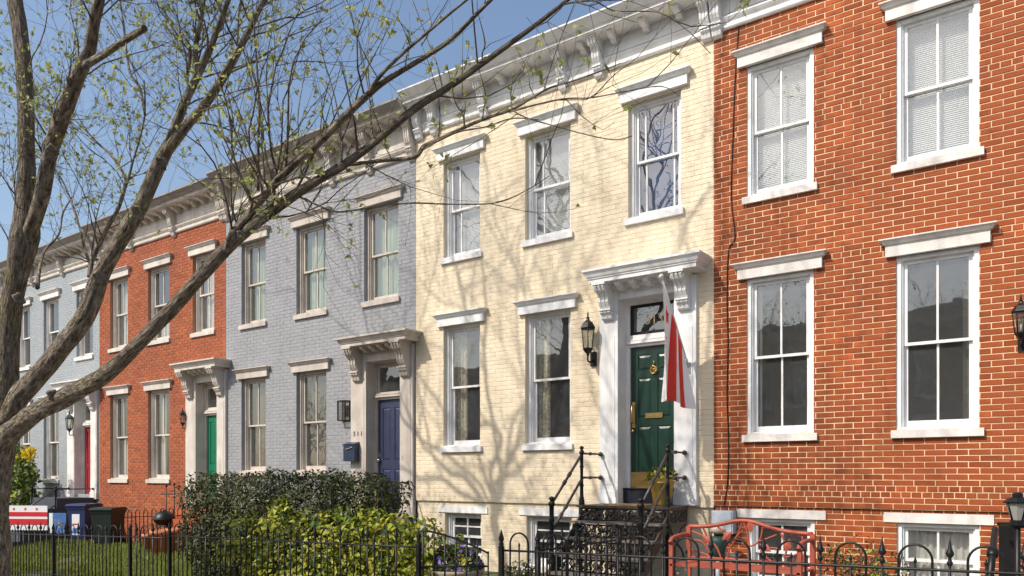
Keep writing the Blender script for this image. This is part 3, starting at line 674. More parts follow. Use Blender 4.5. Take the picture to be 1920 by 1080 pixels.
P, Q = smoothpath(pts, [.007]*len(pts), 4); b.tube(P, Q, 6); o = b.build('cable', M_IRON); tag(o, 'thin black cable running down the left edge of the red brick wall', 'cable')

# ------------------------------------------------------------------ flag
wp = MB(); pole0 = Vector((-4.335, -.06, 1.50)); pole1 = Vector((-4.363, -.86, 2.572)); pd = pole1-pole0
ft = thing('flag', 'red and white flag with stars hanging from a pole by the green door', 'flag', pole0)
b = MB(); b.tube([pole0, pole1], .013, 10); b.build('pole', mat('pole_white', (.7,.7,.7), .35), ft)
b = MB(); b.ball(pole1+pd.normalized()*.02, .034, 12); b.build('finial', MATS['pole_white'], ft)
b = MB(); b.box(pole0.x-.03, pole0.x+.03, -.075, -.055, pole0.z-.09, pole0.z+.07); b.tube([pole0-pd*.02, pole0+pd*.1], .02, 10); b.build('bracket', MATS['steel'], ft)
M_FW = mat('flag_white', (.80,.79,.78), .8, .03, 4, trans=.22); M_FR = mat('flag_red', (.70,.05,.035), .75, .05, 4, trans=.22)
NA, NB = 90, 150; b = MB(); vs = []
def flagpt(a, u):
    hp = pole1-pd*(.02+.80*a); L = 1.52-.76*a
    g = u**.7
    x = hp.x + g*(.034*math.sin(a*12.5+.7)+.016*math.sin(a*25+u*2)) + u*(60*a**2.2-40*a)/128
    y = hp.y + g*(.05*math.sin(a*10+1.0)+.02*math.sin(a*21))
    return Vector((x, y, hp.z-L*u-.03*g*math.sin(a*8)))
def instar(da, du, r=.085):
    th = math.atan2(da, du); rr = math.hypot(da, du); k = (th+math.pi) % (2*math.pi/5)-math.pi/5
    lim = r*math.cos(math.pi/5)*.5/ max(.05, math.cos(math.pi/5-abs(k)))*1.2
    return rr < max(lim, 0) + .035*max(0, 1-abs(k)/.35)
vs = [flagpt(i/NA, j/NB) for i in range(NA+1) for j in range(NB+1)]; fs = []
b.add(vs, [], True)
for i in range(NA):
    for j in range(NB):
        a, u = (i+.5)/NA, (j+.5)/NB
        red = (.43 < a < .62) or (.71 < a < .90) or any(instar((a-.26)*1.0, (u-c)*1.5, .14) for c in (.16, .40, .63))
        b.f.append((i*(NB+1)+j, (i+1)*(NB+1)+j, (i+1)*(NB+1)+j+1, i*(NB+1)+j+1)); b.sm.append(True); b.mi.append(1 if red else 0)
b.build('cloth', [M_FW, M_FR], ft)

# ------------------------------------------------------------------ cast-iron steps of the cream house
def baluster(b, x, y, z0, z1, s=1.0):
    h = z1-z0
    b.lathe([(.045*s,0),(.045*s,.06),(.036*s,.08),(.04*s,.10),(.03*s,.12),(.027*s,.3*h),(.036*s,.33*h),(.026*s,.36*h),(.024*s,.62*h),(.034*s,.65*h),(.026*s,.68*h),(.028*s,.86*h),(.042*s,.88*h),(.036*s,.92*h),(.018*s,.945*h),(.034*s,.965*h),(.036*s,.98*h),(.022*s,h),(.0005,h+.008)], (x,y,z0), 12)
def spiral(b, cx, cz, r, y, turns=1.6, dir=1, ph=0, rad=.011):
    P = []
    n = int(14*turns)
    for i in range(n+1):
        t = i/n; q = ph+dir*turns*2*math.pi*t; rr = r*(1-.82*t); P.append((cx+rr*math.cos(q), y, cz+rr*math.sin(q)))
    b.tube(P, [rad*(1-.35*i/n) for i in range(n+1)], 5)
def filigree(wd, h, y=0.0):
    b = MB(); b.box(-wd/2, wd/2, -.012, .012, h-.022, h); b.box(-wd/2, wd/2, -.012, .012, 0, .02)
    b.box(-wd/2, -wd/2+.025, -.011, .011, .02, h-.022); b.box(wd/2-.025, wd/2, -.011, .011, .02, h-.022)
    n = max(3, int(wd/(h*.92))); s = (wd-.05)/n
    for k in range(n):
        cx = -wd/2+.025+s*(k+.5); d = 1 if k % 2 else -1; r = min(h*.42, s*.5)
        spiral(b, cx-s*.22, h*.62, r*.62, 0, 1.7, d, k); spiral(b, cx+s*.22, h*.36, r*.62, 0, 1.7, -d, k+2)
        spiral(b, cx+s*.28, h*.74, r*.38, 0, 1.3, d, 1); spiral(b, cx-s*.28, h*.22, r*.38, 0, 1.3, -d, 2)
        b.tube([(cx-s*.5,0,h*.1),(cx-s*.1,0,h*.5),(cx+s*.5,0,h*.9)], .011, 5)
        b.lathe([(.0005,-.014),(.022,-.012),(.03,0),(.022,.012),(.0005,.014)], (cx,0,h*.5), 8, True, 'y')
    return b
SX0, SX1 = -5.72, -4.36
t = thing('iron_stairs', 'black cast iron steps with scrollwork risers leading to the dark green door', 'steps', ((SX0+SX1)/2, -.9, zf(-5)), None)
b = MB(); b.box(SX0-.03, SX1+.03, -.70, -.08, -.438, -.405); b.build('landing', M_IRONW, t)
fm = filigree(SX1-SX0, .20).mesh('apron', M_IRONW); link('apron', fm, t, ((SX0+SX1)/2, -.675, -.64))
fs_ = filigree(.60, .20).mesh('apron', M_IRONW)
for x in (SX0, SX1): link('apron', fs_, t, (x, -.37, -.64), (0, 0, R(90)))
NR = 6; rise = (-.405-zf(-5))/NR; run = .215; rm = filigree(SX1-SX0-.06, rise-.035).mesh('riser', M_IRON)
tb = MB(); hw = (SX1-SX0)/2; tb.box(-hw, hw, -run-.02, .015, -.028, 0); tm_ = tb.mesh('tread', mat('worn_tread', (.15,.13,.115), .45, .3, 9, .002, 50))
for i in range(NR):
    zt = -.405-rise*(i+1); yt = -.68-run*i
    link('riser', rm, t, ((SX0+SX1)/2, yt+.002, zt))
    if i < NR-1: link('tread', tm_, t, ((SX0+SX1)/2, yt, zt))
for sx in (SX0+.02, SX1-.02):
    b = MB(); yE = -.68-run*(NR-1)
    b.obox((sx, (-.66+yE)/2, (-.62+zf(-5)+.12)/2), (.012,0,0), (0,(yE+.66)/2,(zf(-5)+.12+.62)/2), (0,.0,.10)); b.build('stringer', M_IRONW, t)
    bp = MB(); baluster(bp, sx, -.64, -.405, .425, .9); bp.build('newel_post', M_IRON, t)
    bl = MB(); yN = -1.42; baluster(bl, sx, yN, -1.18, -.275, 1.15); bl.build('newel_post', M_IRON, t)
    for dz, zn in ((.31, -.37), (-.04, -.74)):
        h = MB(); A = Vector((sx, -.64, dz)); B = Vector((sx, yN, zn)); h.tube([A, B], .019, 10)
        for f in (.42, .58): 
            c = A.lerp(B, f if dz > 0 else f+.12); d = (B-A).normalized(); h.tube([c-d*.045, c-d*.02, c, c+d*.02, c+d*.045], [.019, .03, .024, .03, .019], 10)
        h.build('handrail', M_IRONW, t)
    for z in (.325, -.02):
        a = MB(); a.tube([(sx,-.64,z),(sx,-.42,z)], .016, 8); a.tube([(sx,-.44,z),(sx,-.41,z),(sx,-.38,z),(sx,-.35,z)], [.016,.026,.026,.014], 10); a.tube([(sx,-.36,z),(sx,-.06,z)], .014, 8)
        a.ball((sx,-.10,z), .036, 12); a.build('wall_arm', M_IRONW, t)
    g = MB(); g.tube([(sx,-.60,-.64),(sx,-.45,-.85),(sx,-.2,-1.0),(sx,-.02,-1.25)], .016, 6); spiral(g, 0, 0, .10, 0); 
    g2 = MB(); g2.tube([(sx,-.60,-.64),(sx,-.45,-.85),(sx,-.2,-1.0),(sx,-.02,-1.25)], .016, 6); g2.tube([(sx,-.05,-.66),(sx,-.22,-.72),(sx,-.32,-.86)], .012, 6); g2.build('support_bracket', M_IRONW, t)
    lg = MB(); baluster(lg, sx, -.66, zf(-5)-.02, -.64, 1.0); lg.build('leg', M_IRON, t)
o = MB(); o.box(-5.40, -4.75, -.55, -.10, -.405, -.390); ob = o.build('doormat', mat('coir', (.36,.22,.09), .95, .25, 30, .004, 120)); tag(ob, 'tan doormat on the iron landing in front of the dark green door', 'doormat')

# leaves
def leaf_mesh(name, L, W, m, fold=.25, bend=.15):
    b = MB()
    b.add([(0,0,0),(-W/2,L*.45,fold*W),(0,L*.5,0),(W/2,L*.45,fold*W),(0,L,-bend*L),(-W*.32,L*.2,fold*W*.6),(W*.32,L*.2,fold*W*.6),(-W*.3,L*.75,fold*W*.4-bend*L*.4),(W*.3,L*.75,fold*W*.4-bend*L*.4)],
          [(0,5,2),(5,1,2),(1,7,2),(7,4,2),(0,2,6),(6,2,3),(3,2,8),(8,2,4)], True)
    return b.mesh(name, m)
def leaf_quads(lst, name, m, parent, fold=.2, kind='stuff'):
    """lst of (pos, dir, normal, L, W): folded leaf of 4 triangles each, one joined mesh"""
    v = []; f = []
    for p, d, n, L, W in lst:
        s = d.cross(n)
        if s.length < 1e-4: continue
        s.normalize(); n = s.cross(d); k = len(v)
        v += [p, p+d*L*.45-s*W/2+n*fold*W, p+d*L*.5, p+d*L*.45+s*W/2+n*fold*W, p+d*L-n*L*.12]
        f += [(k,k+2,k+1), (k,k+3,k+2), (k+1,k+2,k+4), (k+2,k+3,k+4)]
    me = bpy.data.meshes.new(name); me.from_pydata([tuple(q) for q in v], [], f); me.materials.append(m); me.update()
    return link(name, me, parent, kind=kind)
def rvec(r=rnd):
    while True:
        q = Vector((r.uniform(-1,1), r.uniform(-1,1), r.uniform(-1,1)))
        if .05 < q.length < 1: return q.normalized()
def quat_from(d, n):
    s = d.cross(n).normalized(); n = s.cross(d).normalized()
    return Matrix((( s.x, d.x, n.x), (s.y, d.y, n.y), (s.z, d.z, n.z))).to_euler()
def foliage(root, samples, L, W, mats, lname, nsingle=300, jit=.35, outward=.7):
    """samples: (pos, outward normal). The leaves that show largest become objects, the rest one mesh per colour"""
    items = []
    for p, n in samples:
        nn = (n*outward+rvec()*(1-outward)+Vector((0,0,.25))).normalized(); d = nn.cross(rvec()); 
        if d.length < .05: continue
        d = (d.normalized()+Vector((0,0,.25))+n*.35).normalized(); l = L*rnd.uniform(1-jit, 1+jit)
        items.append((p, d, nn, l, W*l/L, rnd.choice(mats)))
    vis = sorted(range(len(items)), key=lambda i: (items[i][0]-cam.location).length)
    front = set()
    lm = {m.name: leaf_mesh(lname, L, W, m) for m in set(mats)}
    for i in vis:
        if len(front) >= nsingle: break
        if items[i][0].y > -9 and rnd.random() < .5: front.add(i)
    for i in front:
        p, d, n, l, wd, m = items[i]
        o = link(lname, lm[m.name], root, p, quat_from(d, n)); o.scale = (l/L,)*3
    for m in set(mats):
        leaf_quads([items[i][:5] for i in range(len(items)) if i not in front and items[i][5] is m], 'foliage', m, root)
def leafm(name, c, rough=.45, tr=.3, var=.2, spec=.4, rand=.3): return mat(name, c, rough, var, 9, trans=tr, rand=rand, spec=spec)
ML_D = leafm('hedge_leaf', (.042,.048,.013), .5, .15, spec=.3); ML_D2 = leafm('hedge_leaf_olive', (.085,.085,.02), .5, .2, spec=.3); ML_D3 = leafm('hedge_leaf_bronze', (.11,.07,.025), .4, .2)
ML_Y = leafm('gold_leaf_tip', (.40,.37,.04), .45, .3); ML_YG = leafm('lime_leaf', (.34,.37,.035), .45, .3); ML_G = leafm('mid_green_leaf', (.07,.14,.02), .42, .3); ML_DG = leafm('deep_green_leaf', (.035,.07,.018), .42, .2)
ML_BUD = leafm('spring_leaf', (.36,.38,.12), .5, .45); ML_R = leafm('red_leaf', (.30,.06,.04), .45, .3); ML_P = leafm('violet_petal', (.26,.16,.55), .6, .3)
M_STEM = mat('brown_stem', (.10,.065,.04), .9, .3, 12)

def blob_samples(n, inside, bounds, depth_in=.25, seed=1):
    r = random.Random(seed); out = []; k = 0
    (x0,x1),(y0,y1),(z0,z1) = bounds; c = Vector(((x0+x1)/2,(y0+y1)/2,(z0+z1)/2))
    while len(out) < n and k < n*60:
        k += 1
        p = Vector((r.uniform(x0,x1), r.uniform(y0,y1), r.uniform(z0,z1))); v = inside(p)
        if v <= 0: continue
        if v > depth_in and r.random() < .9: continue
        e = .05; g = Vector((inside(p+Vector((e,0,0)))-v, inside(p+Vector((0,e,0)))-v, inside(p+Vector((0,0,e)))-v))
        if g.length < 1e-5: continue
        out.append((p, -g.normalized()))
    return out
# potted plant on the landing
p = Vector((-4.62, -.30, -.405)); t = thing('flower_pot', 'brass coloured pot with small leafy plant on the iron landing', 'plant pot', p)
b = MB(); b.lathe([(.0005,0),(.11,0),(.12,.02),(.16,.30),(.175,.32),(.165,.335),(.15,.30),(.0005,.29)], p, 18); b.build('pot', mat('aged_brass', (.40,.29,.07), .4, .25, 8, metal=.7), t)
sm = [(p+Vector((q.x*.2, q.y*.15, .36+abs(q.z)*.16)), q) for q in (rvec() for _ in range(120))]; foliage(t, sm, .07, .04, [ML_G, ML_YG, ML_D], 'leaf', 40)
# barrel planter with pansies by the gate
p = at(852, 1070, -3.05); p.z = zf(p.x); t = thing('planter', 'round stone planter of violet flowers beside the cream house gate', 'planter', p)
zt = at(852, 1066, -3.05).z
b = MB(); b.lathe([(.0005,0),(.24,0),(.30,.1),(.34,zt-p.z-.06),(.36,zt-p.z-.03),(.36,zt-p.z),(.32,zt-p.z),(.31,zt-p.z-.05),(.0005,zt-p.z-.06)], p, 24); b.build('pot', mat('cast_stone', (.36,.30,.23), .85, .15, 6, .004, 40), t)
c = Vector((p.x-.02, p.y, zt)); sm = [(c+Vector((q.x*.36, q.y*.3, abs(q.z)*.26)), q) for q in (rvec() for _ in range(900))]; foliage(t, sm, .065, .035, [ML_DG, ML_G, ML_D3, ML_DG], 'leaf', 150)
fl = MB()
fme = MB(); fme.add([(0,0,0)]+[(.03*math.cos(k*1.2566)*(1.25 if k%2 else .8), .03*math.sin(k*1.2566), .01) for k in range(5)], [(0,k+1,(k+1)%5+1) for k in range(5)], True); fmm = fme.mesh('flower', ML_P)
for k in range(34):
    q = rvec(); q.z = abs(q.z); o = link('flower', fmm, t, c+Vector((q.x*.36+.02, q.y*.31, q.z*.28+.01)), quat_from(Vector((q.z,0,-q.x)).normalized() if abs(q.z)+abs(q.x) > .1 else Vector((1,0,0)), q))

# ------------------------------------------------------------------ iron fences
FY = -3.78
def rail_z(X): return -.665+.0195*X
def spear(b, x, y, z, s=1.0):
    b.lathe([(.012*s,0),(.020*s,.012*s),(.026*s,.03*s),(.016*s,.045*s),(.014*s,.055*s),(.030*s,.062*s),(.034*s,.075*s),(.022*s,.10*s),(.012*s,.14*s),(.0005,.175*s)], (x,y,z), 8)
def fence(label, xa, xb, pitch, hoops=True, zr=rail_z, y=FY, posts=(), seed=0, hz=.165, dirv=None, origin=None, group=None):
    """runs along x at depth y (or from origin along dirv)"""
    f = (lambda u: Vector((u, y, 0))) if dirv is None else (lambda u: origin+dirv*(u-xa))
    m0 = f((xa+xb)/2); t = thing('iron_fence', label, 'fence', (m0.x, m0.y, zf(m0.x)), group)
    for dz, rr in ((0, .012), (-.70, .012)):
        b = MB(); n = max(2, int((xb-xa)/.6)); b.tube([f(xa+(xb-xa)*i/n)+Vector((0,0,zr(f(xa+(xb-xa)*i/n).x)+dz)) for i in range(n+1)], rr, 6); b.build('rail', M_IRON, t)
    ms = {}
    def pk(kind, L):
        key = (kind, round(L, 2))
        if key not in ms:
            b = MB()
            if kind == 'plain': b.tube([(0,0,-.80),(0,0,L)], .0085, 6); b.lathe([(.0085,0),(.013,.008),(.011,.02),(.0005,.05)], (0,0,L), 6)
            elif kind == 'tall': b.tube([(0,0,-.80),(0,0,.05)], .0105, 6); b.lathe([(.010,0),(.018,.01),(.022,.025),(.013,.04),(.010,.06),(.022,.075),(.028,.092),(.026,.10),(.015,.13),(.009,.16),(.0005,.21)], (0,0,.03), 8)
            ms[key] = b.mesh('picket', M_IRON)
        return ms[key]
    hw = pitch
    hb = MB(); dv = dirv if dirv is not None else Vector((1,0,0))
    hb.tube([-dv*hw+Vector((0,0,-.80)), -dv*hw+Vector((0,0,hz-hw*.9))]+[dv*(-hw*math.cos(k*math.pi/12))+Vector((0,0,hz-hw*.9+hw*1.05*math.sin(k*math.pi/12))) for k in range(1,12)]+[dv*hw+Vector((0,0,hz-hw*.9)), dv*hw+Vector((0,0,-.80))], .0095, 6)
    hm = hb.mesh('hoop', M_IRON)
    n = int((xb-xa)/pitch); k = 0
    for i in range(1, n):
        u = xa+i*pitch; q = f(u); q.z = zr(q.x)
        if any(abs(u-pp) < pitch*.6 for pp in posts): continue
        ph = i % 4
        if not hoops: link('picket', pk('plain', .10+.05*(i % 2)), t, q)
        elif ph == 2: link('hoop', hm, t, q); link('picket', pk('plain', .045), t, q)
        elif ph == 0: link('picket', pk('tall', 0), t, q)
    for pp in posts:
        q = f(pp); z = zr(q.x); b = MB(); b.box(q.x-.022, q.x+.022, q.y-.022, q.y+.022, zf(q.x)-.02, z+.02); b.lathe([(.03,0),(.034,.015),(.02,.03),(.028,.045),(.018,.06),(.024,.08),(.030,.10),(.018,.14),(.0005,.20)], (q.x,q.y,z+.02), 10); b.build('post', M_IRON, t)
    return t
XF = lambda px: at(px, 1000, FY).x
fence('black hooped iron fence in front of the red house and its bench', XF(940), 1.2, .112, True, posts=(XF(940),))
fence('low black iron fence in front of the hedge and yellow green bush', XF(318), XF(785), .117, True, lambda X: rail_z(X)-.01, posts=(XF(318), XF(785)))
fence('plain black iron fence round the grassy yard at the left', XF(-60), XF(314), .118, True, lambda X: rail_z(X)-.045-.012*max(0, -X-11), posts=(XF(100), XF(244)))
# return fence between the cream and red yards, perpendicular to the street
sd = Vector((0, 1, 0)); so_ = Vector((-4.36, FY+.03, 0))
fence('short black hooped fence running back beside the iron steps', 0, 2.4, .118, True, lambda X: -.745, posts=(0.02,), dirv=sd, origin=so_)
# curved scroll of the open gate beside the planter
g = thing('iron_gate', 'open black iron gate with a curved top rail beside the planter', 'gate', (XF(800), FY, zf(-5.8)))
g0 = Vector((XF(790), FY, 0)); gd = (Vector((.78, .62, 0))).normalized()
def gz_(u): return -.60-.26*(u/.75)**1.5
b = MB(); P = [g0+gd*(.75*i/12)+Vector((0,0,gz_(.75*i/12))) for i in range(13)]; b.tube(P, .012, 6); b.tube([g0+Vector((0,0,-1.0)), g0+gd*.75+Vector((0,0,-1.0))], .011, 6); b.build('gate_rail', M_IRON, g)
for i in range(7):
    u = .02+.12*i; q = g0+gd*u; b = MB(); b.tube([q+Vector((0,0,-1.55)), q+Vector((0,0,gz_(u)+(.09 if i % 2 else .02)))], .010, 6); b.build('picket', M_IRON, g)

# red house stair posts at the right edge
t = thing('stair_railing', 'black iron stair posts and sloping rail at the right edge before the brick wall', 'railing', (at(1888,1080,-2.4).x, -2.4, zf(-1)))
q = at(1888, 985, -2.4); b = MB(); b.box(q.x-.055, q.x+.055, q.y-.055, q.y+.055, zf(-1)-.05, q.z); b.box(q.x-.068, q.x+.068, q.y-.068, q.y+.068, q.z, q.z+.025); b.build('post', M_IRON, t)
a, c = at(1866, 992, -1.6), at(1856, 1085, -2.2); b = MB(); b.tube([a, c], .03, 8); m_ = a.lerp(c, .5); d = (c-a).normalized(); b.tube([m_-d*.06, m_-d*.03, m_, m_+d*.03, m_+d*.06], [.03,.05,.045,.05,.03], 10); b.tube([c, Vector((c.x, c.y, zf(-1)))], .03, 8); b.build('handrail', M_IRON, t)
q = at(1908, 985, -2.6); lt = thing('post_lantern', 'black lantern on a low post at the right edge before the brick wall', 'lantern', (q.x, q.y, zf(q.x)))
b = MB(); b.tube([(q.x,q.y,zf(q.x)), (q.x,q.y,q.z)], .022, 8); b.box(q.x-.12, q.x+.12, q.y-.02, q.y+.02, q.z-.02, q.z); b.build('post', M_IRON, lt)
K = .8; b = MB(); b.lathe([(.07*K,0),(.07*K,.05*K),(.06*K,.055*K)], q, 8, False); b.lathe([(r_*K, z_*K) for r_, z_ in ((.125,.225),(.13,.24),(.085,.28),(.05,.29),(.05,.32),(.035,.335),(.0005,.34))], q, 8, False)
for k in range(4): b.tube([q+Vector((.06*math.cos(k*1.571+.78), .06*math.sin(k*1.571+.78), .05))*K, q+Vector((.112*math.cos(k*1.571+.78), .112*math.sin(k*1.571+.78), .23))*K], .007, 4)
b.build('cage', M_IRON, lt); b = MB(); b.lathe([(.055*K,.05*K),(.105*K,.228*K)], q, 8, False); b.build('glass', mat('frosted_glass', (.55,.55,.5), .3, .05, 5, trans=.5), lt)

# other stair rails by the neighbouring doors
def arms(label, xs, z1, z2, yf, zg, name='stair_railing', down=.9, ydn=1.5):
    t = thing(name, label, 'railing', (sum(xs)/2, -.5, zg))
    for x in xs:
        b = MB(); baluster(b, x, -yf, z2-.5, z1+.08, .9); b.build('newel_post', M_IRON, t)
        for z in (z1, z2):
            b = MB(); b.tube([(x,-yf,z),(x,-.05,z)], .014, 8); b.ball((x,-.08,z), .032, 10); b.build('wall_arm', M_IRON, t)
            b = MB(); b.tube([(x,-yf,z),(x,-yf-.8,z-down)], .017, 8); b.build('handrail', M_IRONW, t)
        b = MB(); baluster(b, x, -yf-.8, zg, z1-down+.08, 1.0); b.build('newel_post', M_IRON, t)
    return t
def steps(label, x0, x1, ztop, yf, zg, m, cat='steps'):
    t = thing('door_steps', label, cat, ((x0+x1)/2, -.6, zg)); n = 5; r = (ztop-zg)/n
    b = MB(); b.box(x0, x1, -yf, -.08, zg-.1, ztop); b.build('landing', m, t)
    for i in range(1, n):
        b = MB(); b.box(x0, x1, -yf-.25*i, -yf-.25*(i-1), zg-.1, ztop-r*i); b.build('step', m, t)
a1, a2 = at(772, 905, -.06).z, at(772, 943, -.06).z
arms('black iron stair railing fixed beside the indigo door, mostly behind the hedge', (-10.98, -9.62), a1, a2, .62, -1.85)
steps('stone steps below the indigo door, hidden by the hedge', -11.0, -9.6, -.70, .7, -1.85, M_CONC)
steps('brick steps below the bright green door, behind the hedge', -16.4, -15.2, -.70, .45, -1.9, M_BOR)
M_DSTEP = mat('slate_steps', (.05,.06,.075), .6, .2, 4)
steps('dark slate steps leading up to the red door', -22.4, -20.9, -.56, 1.0, -1.85, M_DSTEP)
z1, z2 = -.33, -.72
arms('black iron stair railing in front of the red door at the left', (-22.3, -20.95), z1, z2, 1.0, -1.75, down=.55)
# railing in front of orange house
t = thing('area_railing', 'low black hooped railing along the orange brick wall', 'railing', (-18, -.5, -1.6))
for k in range(9):
    x = -19.2+.36*k; b = MB(); z = -.95+.02*k; b.tube([(x,-.45,-1.7),(x,-.45,z)]+[(x+.09-.09*math.cos(q*math.pi/8), -.45, z+.10*math.sin(q*math.pi/8)) for q in range(1,8)]+[(x+.18,-.45,z),(x+.18,-.45,-1.7)], .011, 5); b.build('hoop', M_IRON, t)
b = MB(); b.tube([(-19.3,-.45,-1.02),(-15.9,-.45,-.86)], .012, 6); b.build('rail', M_IRON, t)
for x, zz in ((-17.05, -.22), (-16.72, -.18)):
    b = MB(); b.tube([(x,-.3,-1.6),(x,-.3,zz)], .014, 6); b.ball((x,-.3,zz), .03, 8); b.build('post', M_IRON, t)
b = MB(); b.tube([(-17.3,-.3,-.42),(-16.6,-.3,-.40)], .012, 6); b.build('rail', M_IRON, t)

# ------------------------------------------------------------------ red metal bench
M_RMET = mat('coral_metal', (.38,.08,.045), .5, .2, 7, .002, 50, spec=.4, col2=(.30,.09,.06), c2scale=6)
a, c = at(1292, 1000, -1.75), at(1524, 1010, -1.75)
bx0, bx1, by = a.x, c.x, -1.75
t = thing('garden_bench', 'coral red metal bench with leaf tracery back before the red brick wall', 'bench', ((bx0+bx1)/2, by-.25, zf(-3)+.1))
zt0 = at(1292, 990, by).z; zs = at(1400, 1052, by).z; zg = zf(-3)+.1
W = bx1-bx0
def backtop(u): return zt0+.02+ .10*math.exp(-((u-.47)/.22)**2)-.03*u
b = MB(); P = [(bx0+W*i/24, by, backtop(i/24)) for i in range(25)]; b.tube(P, .022, 8); b.build('top_rail', M_RMET, t)
b = MB(); b.tube([(bx0,by,zs),(bx1,by,zs)], .022, 8); b.build('back_rail', M_RMET, t)
for x, u in ((bx0, 0), (bx1, 1)):
    b = MB(); b.box(x-.025, x+.025, by-.025, by+.025, zg, backtop(u)); b.build('leg', M_RMET, t)
    b = MB(); b.box(x-.022, x+.022, by-.50, by-.45, zg, zs+.20); b.build('leg', M_RMET, t)
    b = MB(); P, Q = smoothpath([(x,by,zs+.26),(x,by-.2,zs+.27),(x,by-.44,zs+.25),(x,by-.52,zs+.20)], [.024]*4); b.tube(P, Q, 8); b.build('armrest', M_RMET, t)
for k in range(5):
    y = by-.06-.10*k; b = MB(); b.box(bx0-.01, bx1+.01, y-.04, y+.04, zs-.05, zs-.03); b.build('seat_slat', M_RMET, t)
def vine(pts, r=.011):
    P, Q = smoothpath([(bx0+W*u, by+.004*(i % 2), zs+(backtop(u)-zs)*v) for i, (u, v) in enumerate(pts)], [r]*len(pts), 5); b = MB(); b.tube(P, Q, 6); b.build('tracery', M_RMET, t)
for pts in (((.02,.55),(.12,.5),(.2,.0)), ((.02,.25),(.15,.12),(.2,0)), ((.02,.85),(.12,.7),(.18,.45)), ((.12,.98),(.17,.6),(.24,.35),(.28,0)), ((.46,1),(.40,.55),(.35,.3),(.33,0)), ((.46,1),(.50,.6),(.52,0)),
            ((.36,.3),(.33,.55),(.30,.75)), ((.46,.75),(.42,.65),(.37,.45)), ((.62,.98),(.60,.62),(.56,.45),(.52,.38)), ((.73,.85),(.66,.68),(.58,.52)), ((.60,.3),(.66,.1),(.70,0)), ((.60,.3),(.68,.42),(.76,.42)),
            ((.76,.92),(.80,.5),(.79,.2)), ((.92,.9),(.93,.55),(.87,.3),(.78,.18)), ((.84,.2),(.86,.0)), ((.3,.8),(.26,.9),(.25,.98))): vine(pts)
lfm = MB(); lfm.add([(0,-.012,0),(-.045,-.002,.07),(0,-.014,.08),(.045,-.002,.07),(0,-.004,.16),(0,.012,.08)], [(0,2,1),(0,3,2),(1,2,4),(2,3,4),(0,1,5),(1,4,5),(0,5,3),(3,5,4)]); lfmm = lfm.mesh('leaf', M_RMET)
for u, v, a in ((.29,.55,R(50)), (.53,.72,R(-10)), (.69,.32,R(-60)), (.80,.35,R(15)), (.20,.45,R(-50)), (.88,.05,R(40))):
    link('leaf', lfmm, t, (bx0+W*u, by-.01, zs+(backtop(u)-zs)*v), (0, a, 0))

# ------------------------------------------------------------------ planting
def shrub(label, cat, cx, cy, z0, rx, ry, h, n, L, Wd, mats, name='shrub', seed=3, single=120, lump=.25, pw=2.4, stems=6):
    t = thing(name, label, cat, (cx, cy, z0)); o = Vector((seed*3.1, seed*1.7, 0))
    def inside(p):
        q = Vector(((p.x-cx)/rx, (p.y-cy)/ry, (p.z-z0-h*.5)/(h*.5)))
        d = (abs(q.x)**pw+abs(q.y)**pw+abs(q.z)**pw)**(1/pw)
        return (1+lump*noise.noise(p*2.2+o)+lump*.5*noise.noise(p*5.5+o)-d)*min(rx, ry, h*.5)
    sm = blob_samples(n, inside, ((cx-rx*1.3, cx+rx*1.3), (cy-ry*1.3, cy+ry*1.3), (z0, z0+h*1.25)), seed=seed)
    foliage(t, sm, L, Wd, mats, 'leaf', single)
    r = random.Random(seed)
    for k in range(stems):
        b = MB(); x, y = cx+r.uniform(-.7,.7)*rx, cy+r.uniform(-.5,.5)*ry
        P, Q = smoothpath([(x, y, z0-.05), (x+r.uniform(-.1,.1), y+r.uniform(-.05,.05), z0+h*.4), (x+r.uniform(-.25,.25), y+r.uniform(-.1,.1), z0+h*.8)], [.022, .015, .006]); b.tube(P, Q, 6); b.build('stem', M_STEM, t)
    return t
# dark hedge
hl, hr = at(357, 900, -3.05).x, at(735, 900, -3.05).x; hz0 = zf(-9.5); htop = at(550, 884, -3.0).z
shrub('tall dark green clipped hedge behind the yellow green bush', 'hedge', (hl+hr)/2, -2.95, hz0, (hr-hl)/2, .42, htop-hz0-.02, 26000, .075, .032, [ML_D, ML_D, ML_DG, ML_D2, ML_D, ML_D2], 'hedge', 5, 300, .13, 6, 9)
yl, yr = at(450, 1000, -3.42).x, at(800, 1000, -3.42).x; yt = at(600, 962, -3.4).z
shrub('bushy yellow green shrub just behind the iron fence', 'bush', (yl+yr)/2+.05, -3.36, hz0, (yr-yl)/2, .33, yt-hz0+.03, 9000, .085, .048, [ML_YG, ML_YG, ML_G, ML_Y, ML_YG, ML_DG, ML_YG, ML_Y], 'bush', 8, 300, .38, 3.2, 7)
p = at(42, 915, -.7); shrub('yellow flowering bush against the pale blue house at the left', 'bush', p.x-.1, -.7, -1.75, .75, .38, at(40,838,-.7).z+1.75, 4200, .11, .06, [ML_G, ML_DG, ML_G, ML_YG], 'bush', 11, 100, .35, 2.2)
pp = p
p = at(1628, 1050, -.9); shrub('sparse green and red leaved shrub before the red brick wall', 'shrub', p.x, -.9, zf(p.x)+.1, .38, .26, at(1628,1000,-.9).z-zf(p.x)-.1, 900, .06, .026, [ML_G, ML_DG, ML_R, ML_YG, ML_D3], 'shrub', 14, 150, .5, 2)
p = at(965, 1060, -2.6); shrub('small dark green potted shrub by the cream house gate', 'shrub', p.x, -2.5, zf(p.x)+.1, .26, .22, at(965,1040,-2.5).z-zf(p.x)-.1, 900, .05, .026, [ML_D, ML_DG], 'shrub', 17, 60, .3, 2.5)
